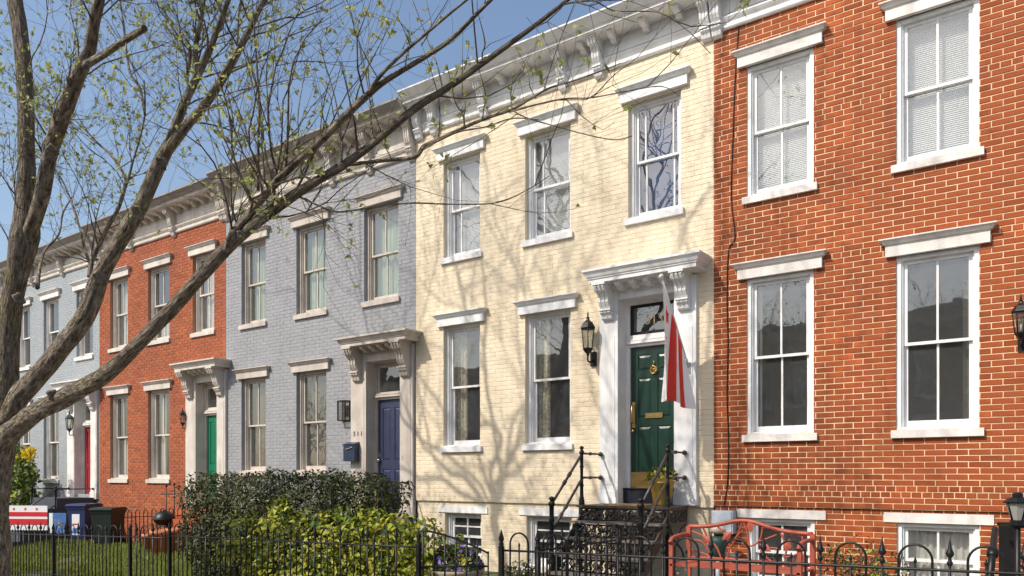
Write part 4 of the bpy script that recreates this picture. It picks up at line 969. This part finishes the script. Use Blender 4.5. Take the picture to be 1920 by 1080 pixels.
# yellow blossom heads of the left bush
yb_ = MB(); t = [o for o in bpy.data.objects if o.get('label', '').startswith('yellow flowering bush')][0]
for cx_, cy_ in ((55, 850), (25, 862)):
    c = at(cx_, cy_, -.95); leaf_quads([(c+rvec()*rnd.uniform(0,.2), rvec(), rvec(), .10, .06) for _ in range(220)], 'blossom', mat('yellow_blossom', (.72,.55,.03), .6, .1, 5, trans=.3), t, kind='stuff')
# grass
gb = []; r = random.Random(2); gv = []; gf = []
for k in range(52000):
    x = r.uniform(-24, -9.6); y = r.uniform(-3.7, -.3)
    if noise.noise(Vector((x*.9, y*.9, 0))) < -.32: continue
    z = yard(x, y); h = r.uniform(.04, .11)*(1+.8*max(0, noise.noise(Vector((x*1.7, y*1.7, 4))))); a = r.uniform(0, 6.28); wv = Vector((math.cos(a), math.sin(a), 0))*.007; ln = Vector((r.uniform(-.05,.05), r.uniform(-.05,.05), h)); i = len(gv)
    p = Vector((x, y, z-.005)); gv += [p-wv, p+wv, p+ln*.6+wv*.6, p+ln]; gf += [(i,i+1,i+2),(i,i+2,i+3)]
me = bpy.data.meshes.new('grass'); me.from_pydata([tuple(v) for v in gv], [], gf); me.materials.append(leafm('grass_blade', (.21,.25,.045), .5, .35, rand=.6)); link('grass', me, kind='stuff')

# ------------------------------------------------------------------ things in the left yards
def yz(p): return yard(p.x, p.y)
M_BIN1 = mat('bin_blue', (.02,.035,.10), .4, .1, 6); M_BIN2 = mat('bin_dark_green', (.012,.022,.018), .4, .15, 6)
def bin_(label, px, py, Y, m, hgt, rz):
    q = at(px, py, Y); q.z = yz(q); t = thing('wheelie_bin', label, 'bin', q, 'wheeled bins by the orange house'); M4 = Matrix.Translation(q) @ Matrix.Rotation(rz, 4, 'Z') @ Matrix.Scale(.88, 4)
    def T(b): b.v = [tuple(M4 @ Vector(v)) for v in b.v]; return b
    b = MB(); b.add([(-.23,-.25,.06),(.23,-.25,.06),(.23,.22,.06),(-.23,.22,.06),(-.29,-.33,hgt),(.29,-.33,hgt),(.29,.32,hgt),(-.29,.32,hgt)], [(0,3,2,1),(0,1,5,4),(1,2,6,5),(2,3,7,6),(3,0,4,7)]); b.box(-.30,.30,-.345,-.30,hgt-.06,hgt-.002); T(b).build('body', m, t)
    b = MB(); b.prism([(.37,hgt),(.38,hgt+.03),(.30,hgt+.075),(-.25,hgt+.09),(-.36,hgt+.05),(-.36,hgt)], -.315, .315); T(b).build('lid', m, t)
    b = MB(); b.tube([(-.26,.40,hgt-.03),(.26,.40,hgt-.03)], .016, 8); b.tube([(-.26,.30,hgt-.03),(-.26,.40,hgt-.03)], .014, 6); b.tube([(.26,.30,hgt-.03),(.26,.40,hgt-.03)], .014, 6); T(b).build('handle', m, t)
    for sx in (-.27, .27):
        b = MB(); b.lathe([(.0005,-.03),(.09,-.03),(.10,-.015),(.10,.015),(.09,.03),(.0005,.03)], (0,0,0), 14, True, 'y'); b.v = [(sx+v[1], .25+v[0], .10+v[2]) for v in b.v]; T(b).build('wheel', M_IRON, t)
bin_('blue lidded wheelie bin at the corner of the orange house', 158, 1000, -.75, M_BIN1, .98, R(25))
bin_('dark green wheelie bin right of the blue lidded one', 203, 1004, -.95, M_BIN2, .92, R(30))
M_SW = mat('sign_white', (.75,.75,.76), .5, .03, 3); M_SR = mat('sign_red', (.55,.02,.03), .5, .06, 3); M_SB = mat('sign_blue', (.05,.16,.42), .5, .06, 3)
def sign(label, px, pyt, pyb, wpx, Y, bands, name='yard_sign', stars=False, lines=0, rz=R(30)):
    q = at(px, pyb, Y); s = pxm(px, Y); wd = wpx*s; h = (pyb-pyt)*s; g = yz(q)
    t = thing(name, label, 'sign', (q.x, q.y, g)); M4 = Matrix.Translation(q) @ Matrix.Rotation(rz, 4, 'Z')
    def T(b): b.v = [tuple(M4 @ Vector(v)) for v in b.v]; return b
    b = MB(); b.box(-wd/2, wd/2, -.004, .004, 0, h); T(b).build('panel', M_SW if bands[0] != 'blue' else M_SB, t)
    for kind, u0, u1, v0, v1 in bands[1:]:
        b = MB(); b.box(-wd/2+u0*wd, -wd/2+u1*wd, -.0075, -.0045, v0*h, v1*h); T(b).build('print', {'r': M_SR, 'b': M_SB, 'w': M_SW}[kind], t)
    if stars:
        for k in range(3):
            b = MB(); c = (-wd/2+wd*(.27+.25*k), -.008, h*.86); ps = [(c[0]+(.075 if j % 2 == 0 else .03)*h*math.sin(j*math.pi/5), c[1], c[2]+(.075 if j % 2 == 0 else .03)*h*math.cos(j*math.pi/5)) for j in range(10)]
            b.add([c]+ps, [(0, j+1, (j+1) % 10+1) for j in range(10)]); T(b).build('star', M_SR, t)
    for sx in (-.4, .4):
        b = MB(); b.tube([(sx*wd,.008,g-q.z-.05),(sx*wd,.008,h*.4)], .006, 5); T(b).build('stake', M_IRON, t)
sign('wide white banner with two red bars and three red stars in the left yard', 46, 948, 994, 92, -2.0, ['w', ('r',.07,1,.56,.74), ('r',.07,1,.22,.46)], 'banner', True)
sign('blue and white yard sign right of the red barred banner', 108, 962, 1000, 34, -1.9, ['w', ('b',.22,1,.0,1), ('w',.3,.9,.80,.86), ('w',.3,.62,.5,.7), ('w',.55,.9,.25,.55), ('w',.3,.85,.08,.14)])
sign('narrow white and blue yard sign in front of the dark bin', 142, 964, 1004, 15, -2.0, ['w', ('b',.1,.9,.1,.35), ('r',.1,.9,.5,.56)])
b = MB(); q = at(10, 952, -.9); q.z = yz(q); t = thing('storage_tub', 'dark blue storage tub behind the banner at the left edge', 'tub', q)
b.lathe([(.0005,0),(.26,0),(.32,.55),(.34,.57),(.34,.60),(.30,.60)], q, 16); b.build('body', M_BIN1, t); b = MB(); b.lathe([(.345,.595),(.345,.63),(.28,.66),(.0005,.67)], q, 16); b.build('lid', M_BIN1, t)
# kettle grill and clay pots
q = at(306, 1012, -1.0); q.z = yz(q); s = pxm(306, -1.0)
M_TER = mat('terracotta', (.50,.17,.08), .85, .15, 6, .003, 30)
t = thing('kettle_grill', 'black kettle grill standing behind the terracotta pots', 'grill', (q.x+.1, -.7, yz(q)))
zc = at(306, 974, -.75).z; gx = at(308, 968, -.75).x
b = MB(); b.lathe([(.0005,-.13),(.13,-.12),(.20,-.06),(.23,0)], (gx,-.75,zc), 18); b.build('bowl', M_IRON, t)
b = MB(); b.lathe([(.235,.005),(.225,.06),(.16,.15),(.06,.19),(.0005,.195)], (gx,-.75,zc), 18); b.box(gx-.04,gx+.04,-.765,-.735,zc+.19,zc+.215); b.build('lid', M_IRON, t)
for k in range(3):
    b = MB(); a = k*2.09; b.tube([(gx+.13*math.cos(a),-.75+.13*math.sin(a),zc-.10),(gx+.28*math.cos(a),-.75+.28*math.sin(a),-1.72)], .014, 6); b.build('leg', M_IRON, t)
def pot(label, px, py, Y, rr, h):
    q = at(px, py, Y); q.z = yz(q); b = MB(); b.lathe([(.0005,0),(rr*.68,0),(rr*.92,h*.8),(rr*.94,h*.8),(rr*1.04,h*.8),(rr*1.04,h),(rr*.92,h),(rr*.88,h*.85),(.0005,h*.84)], q, 18); o = b.build('clay_pot', M_TER); tag(o, label, 'plant pot', 'terracotta pots before the orange house')
pot('large terracotta pot in front of the kettle grill', 304, 1014, -1.3, .26, .50); pot('small terracotta pot left of the large terracotta one', 281, 1008, -1.2, .16, .38); pot('terracotta pot right of the kettle grill, against the hedge', 330, 1008, -1.1, .22, .52)

# ------------------------------------------------------------------ the street tree
tr = random.Random(21)
TY = -6.0
tree = thing('street_tree', 'large spreading tree with low limbs and new spring leaves at the left', 'tree', at(8, 1000, TY)+Vector((0,0,0)))
tree.location.z = zf(tree.location.x)
def limb(name, pts, parent=tree, sub=6, n=14, wob=.16, store=None, mt=BARK, close=True):
    """pts: (px, py, width px, Y)"""
    P = []; Rr = []
    for x, y, wd, Y in pts:
        p = at(x, y, Y); P.append(p); Rr.append((1.0 if name == 'trunk' else .79)*wd/2*depth(p)/FPX)
    P, Rr = smoothpath(P, Rr, sub); b = MB(); b.tube(P, Rr, n, True, True, wob); b.build(name, mt, parent)
    if store is not None: store.append((P, Rr))
    return P, Rr
SEEDS = []
tb0 = at(6, 1080, TY)
lower = [(-30,1180,82,TY),(-24,1060,72,TY),(-19,960,66,TY),(-11,880,60,TY),(-2,820,56,TY),(6,770,50,TY),(10,720,44,TY),(14,640,40,TY),(22,570,38,TY),(32,520,38,TY),(46,440,50,TY),(48,390,37,TY),(50,330,31,TY),(50,250,29,TY),(47,160,28,TY),(40,80,27,TY),(28,0,26,TY),(24,-60,22,TY-.05),(22,-110,14,TY-.1)]
trunkP, trunkR = limb('trunk', lower, store=SEEDS, n=18)
l2 = [(40,470,30,TY),(62,420,34,TY),(80,360,34,TY-.05),(95,285,33,TY-.1),(122,205,34,TY-.15),(148,140,34,TY-.2),(168,95,28,TY-.2),(175,50,25,TY-.25),(186,0,24,TY-.3),(194,-50,21,TY-.3),(200,-100,13,TY-.3)]
limb('limb', l2, store=SEEDS)
limb('limb', [(160,122,20,TY-.2),(190,105,16,TY-.25),(225,82,15,TY-.3),(271,53,15,TY-.35)], wob=.1)
limb('limb', [(138,165,16,TY-.2),(131,155,13,TY-.25),(127,146,9,TY-.3)], n=8)
l3 = [(14,790,46,TY),(38,742,48,TY+.05),(65,712,46,TY+.1),(109,660,44,TY+.15),(161,590,44,TY+.2),(187,520,39,TY+.25),(222,455,37,TY+.3),(257,400,35,TY+.3),(280,350,33,TY+.35),(300,305,33,TY+.4),(318,270,29,TY+.4)]
limb('limb', l3, store=None)
limb('limb', [(310,290,24,TY+.4),(341,205,21,TY+.4),(365,152,19,TY+.45),(390,100,16,TY+.5),(412,45,13,TY+.5),(428,0,12,TY+.5),(455,-70,11,TY+.5),(500,-200,9,TY+.4),(560,-380,7,TY+.3),(620,-560,4,TY+.2)], store=SEEDS)
limb('limb', [(314,282,26,TY+.4),(350,235,23,TY+.35),(383,197,21,TY+.3),(415,150,20,TY+.2),(444,100,17,TY+.15),(468,55,15,TY+.15),(485,20,12,TY+.1),(510,-20,11,TY+.1),(570,-110,9,TY),(660,-240,10,TY-.1),(760,-400,6,TY-.2)], store=SEEDS)
limb('branch', [(372,62,12,TY+.5),(366,98,12,TY+.5),(370,135,13,TY+.47),(366,160,10,TY+.45)][::-1]+[(380,20,9,TY+.5),(385,-40,8,TY+.5),(380,-150,5,TY+.4)], n=8, store=SEEDS)
limb('branch', [(352,140,9,TY+.45),(357,100,8,TY+.5),(350,75,6,TY+.6),(320,40,5,TY+.7),(298,2,4,TY+.8)], n=7, store=SEEDS)
limb('branch', [(168,520,12,TY+.4),(171,497,11,TY+.42),(178,478,10,TY+.45),(200,430,10,TY+.5),(222,390,9,TY+.55),(236,345,9,TY+.6),(240,338,7,TY+.6),(250,300,5,TY+.65),(262,260,4,TY+.7),(272,210,4,TY+.7),(270,150,3,TY+.8)], n=8, store=SEEDS)
limb('branch', [(238,340,8,TY+.6),(222,310,7,TY+.65),(205,288,6,TY+.7),(185,270,5,TY+.75),(168,252,4,TY+.8),(140,225,3,TY+.9)], n=7, store=SEEDS)
limb('branch', [(171,500,9,TY+.42),(160,470,6,TY+.5),(150,430,5,TY+.6),(138,390,5,TY+.7),(120,345,4,TY+.8),(98,310,4,TY+.9)], n=7, store=SEEDS)
limb('branch', [(272,215,6,TY+.7),(262,165,7,TY+.7),(245,140,6,TY+.7),(238,100,5,TY+.75),(232,50,5,TY+.8),(225,0,4,TY+.85),(210,-90,3,TY+.9)], n=7, store=SEEDS)
limb('branch', [(70,540,10,TY+.2),(74,505,8,TY+.4),(84,470,6,TY+.6),(110,440,5,TY+.8),(118,400,4,TY+.9),(135,370,3,TY+1)], n=7, store=SEEDS)
LONG = [(-20,860,50,TY),(16,815,50,TY),(63,777,44,TY-.05),(126,742,44,TY-.05),(189,708,39,TY-.1),(252,652,34,TY-.1),(310,592,32,TY-.1),(400,492,32,TY-.15),(450,442,29,TY-.2),(550,366,23,TY-.2),(640,312,20,TY-.2),(700,268,18,TY-.25),(780,202,17,TY-.25),(850,158,15,TY-.3),(920,108,13,TY-.3),(1000,50,11,TY-.35),(1062,2,9,TY-.4),(1150,-70,7,TY-.4),(1260,-170,4,TY-.4)]
limb('limb', LONG, store=SEEDS, n=16)
B2_ = [(425,470,15,TY-.2),(436,440,19,TY-.25),(470,398,19,TY-.25),(510,350,20,TY-.3),(545,312,19,TY-.3),(590,274,19,TY-.35),(650,215,18,TY-.4),(690,178,16,TY-.4),(725,150,14,TY-.4),(800,105,11,TY-.45),(850,70,10,TY-.5),(920,0,8,TY-.5),(1000,-70,5,TY-.5)]
limb('limb', B2_, store=SEEDS, n=12)
limb('branch', [(686,182,10,TY-.4),(715,140,9,TY-.45),(760,96,8,TY-.5),(800,62,7,TY-.5),(850,20,5.5,TY-.55),(885,-8,5,TY-.6)], n=8, store=SEEDS)
limb('branch', [(620,318,10,TY-.2),(660,308,9,TY-.1),(730,300,9,TY),(778,294,10,TY+.05),(795,275,11,TY+.1),(830,258,9,TY+.1),(900,226,8,TY+.1),(960,205,7,TY+.15),(1000,182,5,TY+.15),(1030,165,4.5,TY+.2),(1080,150,3.5,TY+.2),(1130,132,3,TY+.2),(1165,118,2,TY+.2)], n=8, store=SEEDS)
limb('branch', [(958,206,4,TY+.15),(990,222,3.5,TY+.1),(1040,236,3,TY+.1),(1090,250,3,TY),(1150,262,2.5,TY),(1185,255,2,TY)], n=6, store=SEEDS)
limb('branch', [(955,210,4.5,TY+.15),(1010,195,4,TY+.1),(1060,185,3.5,TY+.1),(1110,183,3,TY+.1),(1180,170,3,TY+.1),(1240,162,2.5,TY),(1275,180,2,TY)], n=6, store=SEEDS)
limb('branch', [(790,282,5,TY+.1),(850,250,4,TY+.05),(910,238,3.5,TY),(960,222,3,TY-.1),(1010,225,2.5,TY-.1)], n=6)
limb('branch', [(556,366,6,TY-.2),(590,382,5,TY-.15),(630,397,4.5,TY-.1),(685,391,4,TY),(767,381,4,TY+.1),(850,383,3.5,TY+.1),(930,380,3,TY+.2),(985,358,2.5,TY+.2),(1030,330,2,TY+.3)], n=6, store=SEEDS)
limb('branch', [(1055,8,5,TY-.4),(1085,3,4,TY-.4),(1115,2,4,TY-.4),(1150,20,3.5,TY-.35),(1190,21,3,TY-.3),(1240,25,3,TY-.3),(1290,58,2.5,TY-.25),(1332,100,2,TY-.2)], n=6, store=SEEDS)
limb('branch', [(1080,4,3,TY-.4),(1110,10,2.5,TY-.4),(1150,-10,2,TY-.4)], n=6)
for kx, ky, kr, kY in ((258,398,15,TY+.3), (100,742,13,TY-.1), (36,560,12,TY-.02), (98,282,12,TY-.12), (452,440,9,TY-.22), (302,306,13,TY+.38), (186,520,13,TY+.25), (640,312,7,TY-.22), (52,270,10,TY-.02)):
    c = at(kx, ky, kY-.03); m_ = depth(c)/FPX; tw = (cam.location-c).normalized(); b = MB(); n_ = 12; a_ = tw.orthogonal().normalized(); b_ = tw.cross(a_)
    rings = ((1.0, .2), (.95, .55), (.75, .72), (.5, .62), (.2, .45), (.02, .42))
    b.add([c+(a_*math.cos(q*2*math.pi/n_)+b_*math.sin(q*2*math.pi/n_)*1.25)*kr*.8*m_*r_*(1+.18*math.sin(q*2.3+kx))+tw*(kr*m_*(h_+.25)) for r_, h_ in rings for q in range(n_)], [(i*n_+q, i*n_+(q+1)%n_, i*n_+n_+(q+1)%n_, i*n_+n_+q) for i in range(5) for q in range(n_)], True)
    b.build('knot', BARK, tree)
# young shoots standing on the long limb: (foot px, foot py, top px, top py, width)
SH = [(484,358,472,-10,5.5),(497,345,446,60,3.6),(468,366,402,130,4.2),(480,350,440,250,3),(560,335,640,120,3),(565,330,578,105,3.2),(700,265,668,50,3.6),(640,265,735,40,3.2),(700,200,690,95,2.5),(735,300,690,180,3),(830,170,770,-10,3.6),(850,165,880,80,2.6),
      (905,118,895,20,3),(870,240,865,150,2.8),(905,222,895,120,2.8),(872,240,838,120,2.6),(565,305,545,240,2.4),(520,340,540,235,2.4),(612,265,618,150,2.6),(448,430,372,170,2.2),(760,125,745,30,2.4),(790,85,798,-5,2.4),(755,92,730,20,2.2),(960,205,968,110,2.4),(1025,170,1018,90,2.2),(1005,185,960,75,2.2),(350,215,330,90,2.5),(240,440,215,330,2.2)]
shoots = []
for fx, fy, tx, ty, wd in SH:
    Y0 = TY-.2; p0 = at(fx, fy, Y0); p1 = at(tx, ty, Y0+tr.uniform(-.35,.35)); mid = p0.lerp(p1, .5)+Vector((tr.uniform(-.05,.05), tr.uniform(-.08,.08), 0))
    P, Q = smoothpath([p0, p0.lerp(mid,.5)+Vector((tr.uniform(-.02,.02),0,0)), mid, p1], [wd/2*depth(p0)/FPX*k for k in (1.1,.9,.75,.35)], 4); shoots.append((P, Q))
    b = MB(); b.tube(P, Q, 6, True, True); b.build('shoot', BARK, tree)
# finer growth
TW = MB(); LEAVES = []
def grow(p, d, L, r, lvl, leafy=1.0, grav=.0):
    n = max(3, int(L/.16)); pts = [p.copy()]; rad = [r]; q = p.copy(); dd = d.copy()
    for i in range(n):
        dd = (dd+Vector((tr.gauss(0,.19), tr.gauss(0,.19), tr.gauss(0,.15)+.05-grav))).normalized(); q = q+dd*(L/n); pts.append(q.copy()); rad.append(max(.0012, r*(1-.75*(i+1)/n)))
    TW.tube(pts, rad, 6 if r > .012 else (4 if r > .004 else 3), False, True)
    if lvl > 0:
        for k in range({4: 6, 3: 6, 2: 5, 1: 4}[lvl]):
            i = tr.randint(max(1, n//4), n); ax = rvec(tr); side = (dd.cross(ax)).normalized(); nd = (dd*.75+side*tr.uniform(.45,.95)+Vector((0,0,.15))).normalized()
            grow(pts[i], nd, L*tr.uniform(.42,.68), max(.0018, rad[i]*.62), lvl-1, leafy, grav)
    if lvl <= 1:
        for i in range(1, n+1):
            if tr.random() < .25*leafy:
                for _ in range(tr.randint(1, 4)): LEAVES.append((pts[i]+rvec(tr)*.012, (rvec(tr)+Vector((0,0,-.2))).normalized(), rvec(tr), tr.uniform(.028,.068), tr.uniform(.02,.046)))
# twigs on every branch, more on the left crown
for P, Rr in SEEDS:
    for i in range(2, len(P)):
        r0 = Rr[i]; x, y, z = proj(P[i])
        tdir = (P[i]-P[i-1]).normalized(); vis = -150 < x < 2000 and y > -120
        prob = (.19 if r0 > .05 else .36) if y < 500 else .0
        if x > 540: prob *= .45
        if x > 760: prob *= .45
        if tr.random() < prob:
            side = tdir.cross(rvec(tr)).normalized(); nd = (tdir*.5+side*tr.uniform(.5,1)+Vector((0,0,.35))).normalized()
            big = x < 560 and y < 480
            grow(P[i], nd, tr.uniform(.5,1.1) if not big else tr.uniform(.7,1.5), min(.011, max(.004, r0*.35)), 2 if big else 1, 1.0 if big else .55)
for P, Q in shoots:
    for i in range(3, len(P)):
        if tr.random() < .55:
            for _ in range(tr.randint(1,2)): LEAVES.append((P[i]+rvec(tr)*.012, (rvec(tr)+Vector((0,0,.3))).normalized(), rvec(tr), tr.uniform(.025,.055), tr.uniform(.02,.04)))
        if tr.random() < .10:
            grow(P[i], ((P[i]-P[i-1]).normalized()*.8+rvec(tr)*.5).normalized(), tr.uniform(.12,.35), .003, 0, .8)
# upper crown above the picture: it throws the branch shadows on the cream wall
def crown(p, d, L, r, lvl=4): grow(p, d.normalized(), L, r, lvl, .35)
def fan(px, py, Y, dirs, r, L):
    p = at(px, py, Y)
    for dx, dy in dirs:
        grow(p, Vector((dx, dy, 1)).normalized(), L*tr.uniform(.85, 1.15), r*tr.uniform(.8, 1.1), 3, .3)
fan(24, -40, TY-.05, ((-.75,.1),(-.55,.0),(-.38,-.15),(-.2,.1),(-.05,-.1),(.12,-.1),(.38,.08)), .042, 6.6)
fan(194, -50, TY-.3, ((-.65,.05),(-.4,.15),(-.15,-.1),(.1,.1),(.35,.05)), .040, 6.2)
fan(500, -200, TY+.4, ((-.5,0),(-.1,.1)), .03, 2.2)
fan(16, -30, TY, ((-1.0,-.2),(-.9,.3)), .05, 3.6)
TW.build('twigs', BARK, tree, kind='stuff')
leaf_quads(LEAVES, 'leaves', ML_BUD, tree)
# bare trees across the street
TW = MB(); LV2 = LEAVES; LEAVES = []
ot = thing('bare_tree', 'bare spreading tree across the street, mirrored in the window panes', 'tree', (0, 0, 0), 'bare trees across the street')
b = MB(); P, Q = smoothpath([(0,0,-.1),(.05,0,1.2),(0,.1,2.6)], [.26,.2,.17]); b.tube(P, Q, 12, True, True, .12); b.build('trunk', BARK, ot)
for a in range(6): grow(Vector((0,.1,2.4)), Vector((math.cos(a*1.05)*.7, math.sin(a*1.05)*.7, 1)).normalized(), 4.6, .085, 3, 0)
TW.build('branches', BARK, ot, kind='stuff')
for k, (x, y, a) in enumerate(((-2,-18,0), (-10,-19,2), (-17,-18.5,4), (-26,-19,1), (-35,-18.5,3))):
    o = ot if k == 0 else copy_tree(ot); o.location = (x, y, zf(x)-.05); o.rotation_euler.z = a
print('leaves', len(LV2), 'twig verts', len(TW.v), 'objects', len(bpy.data.objects))
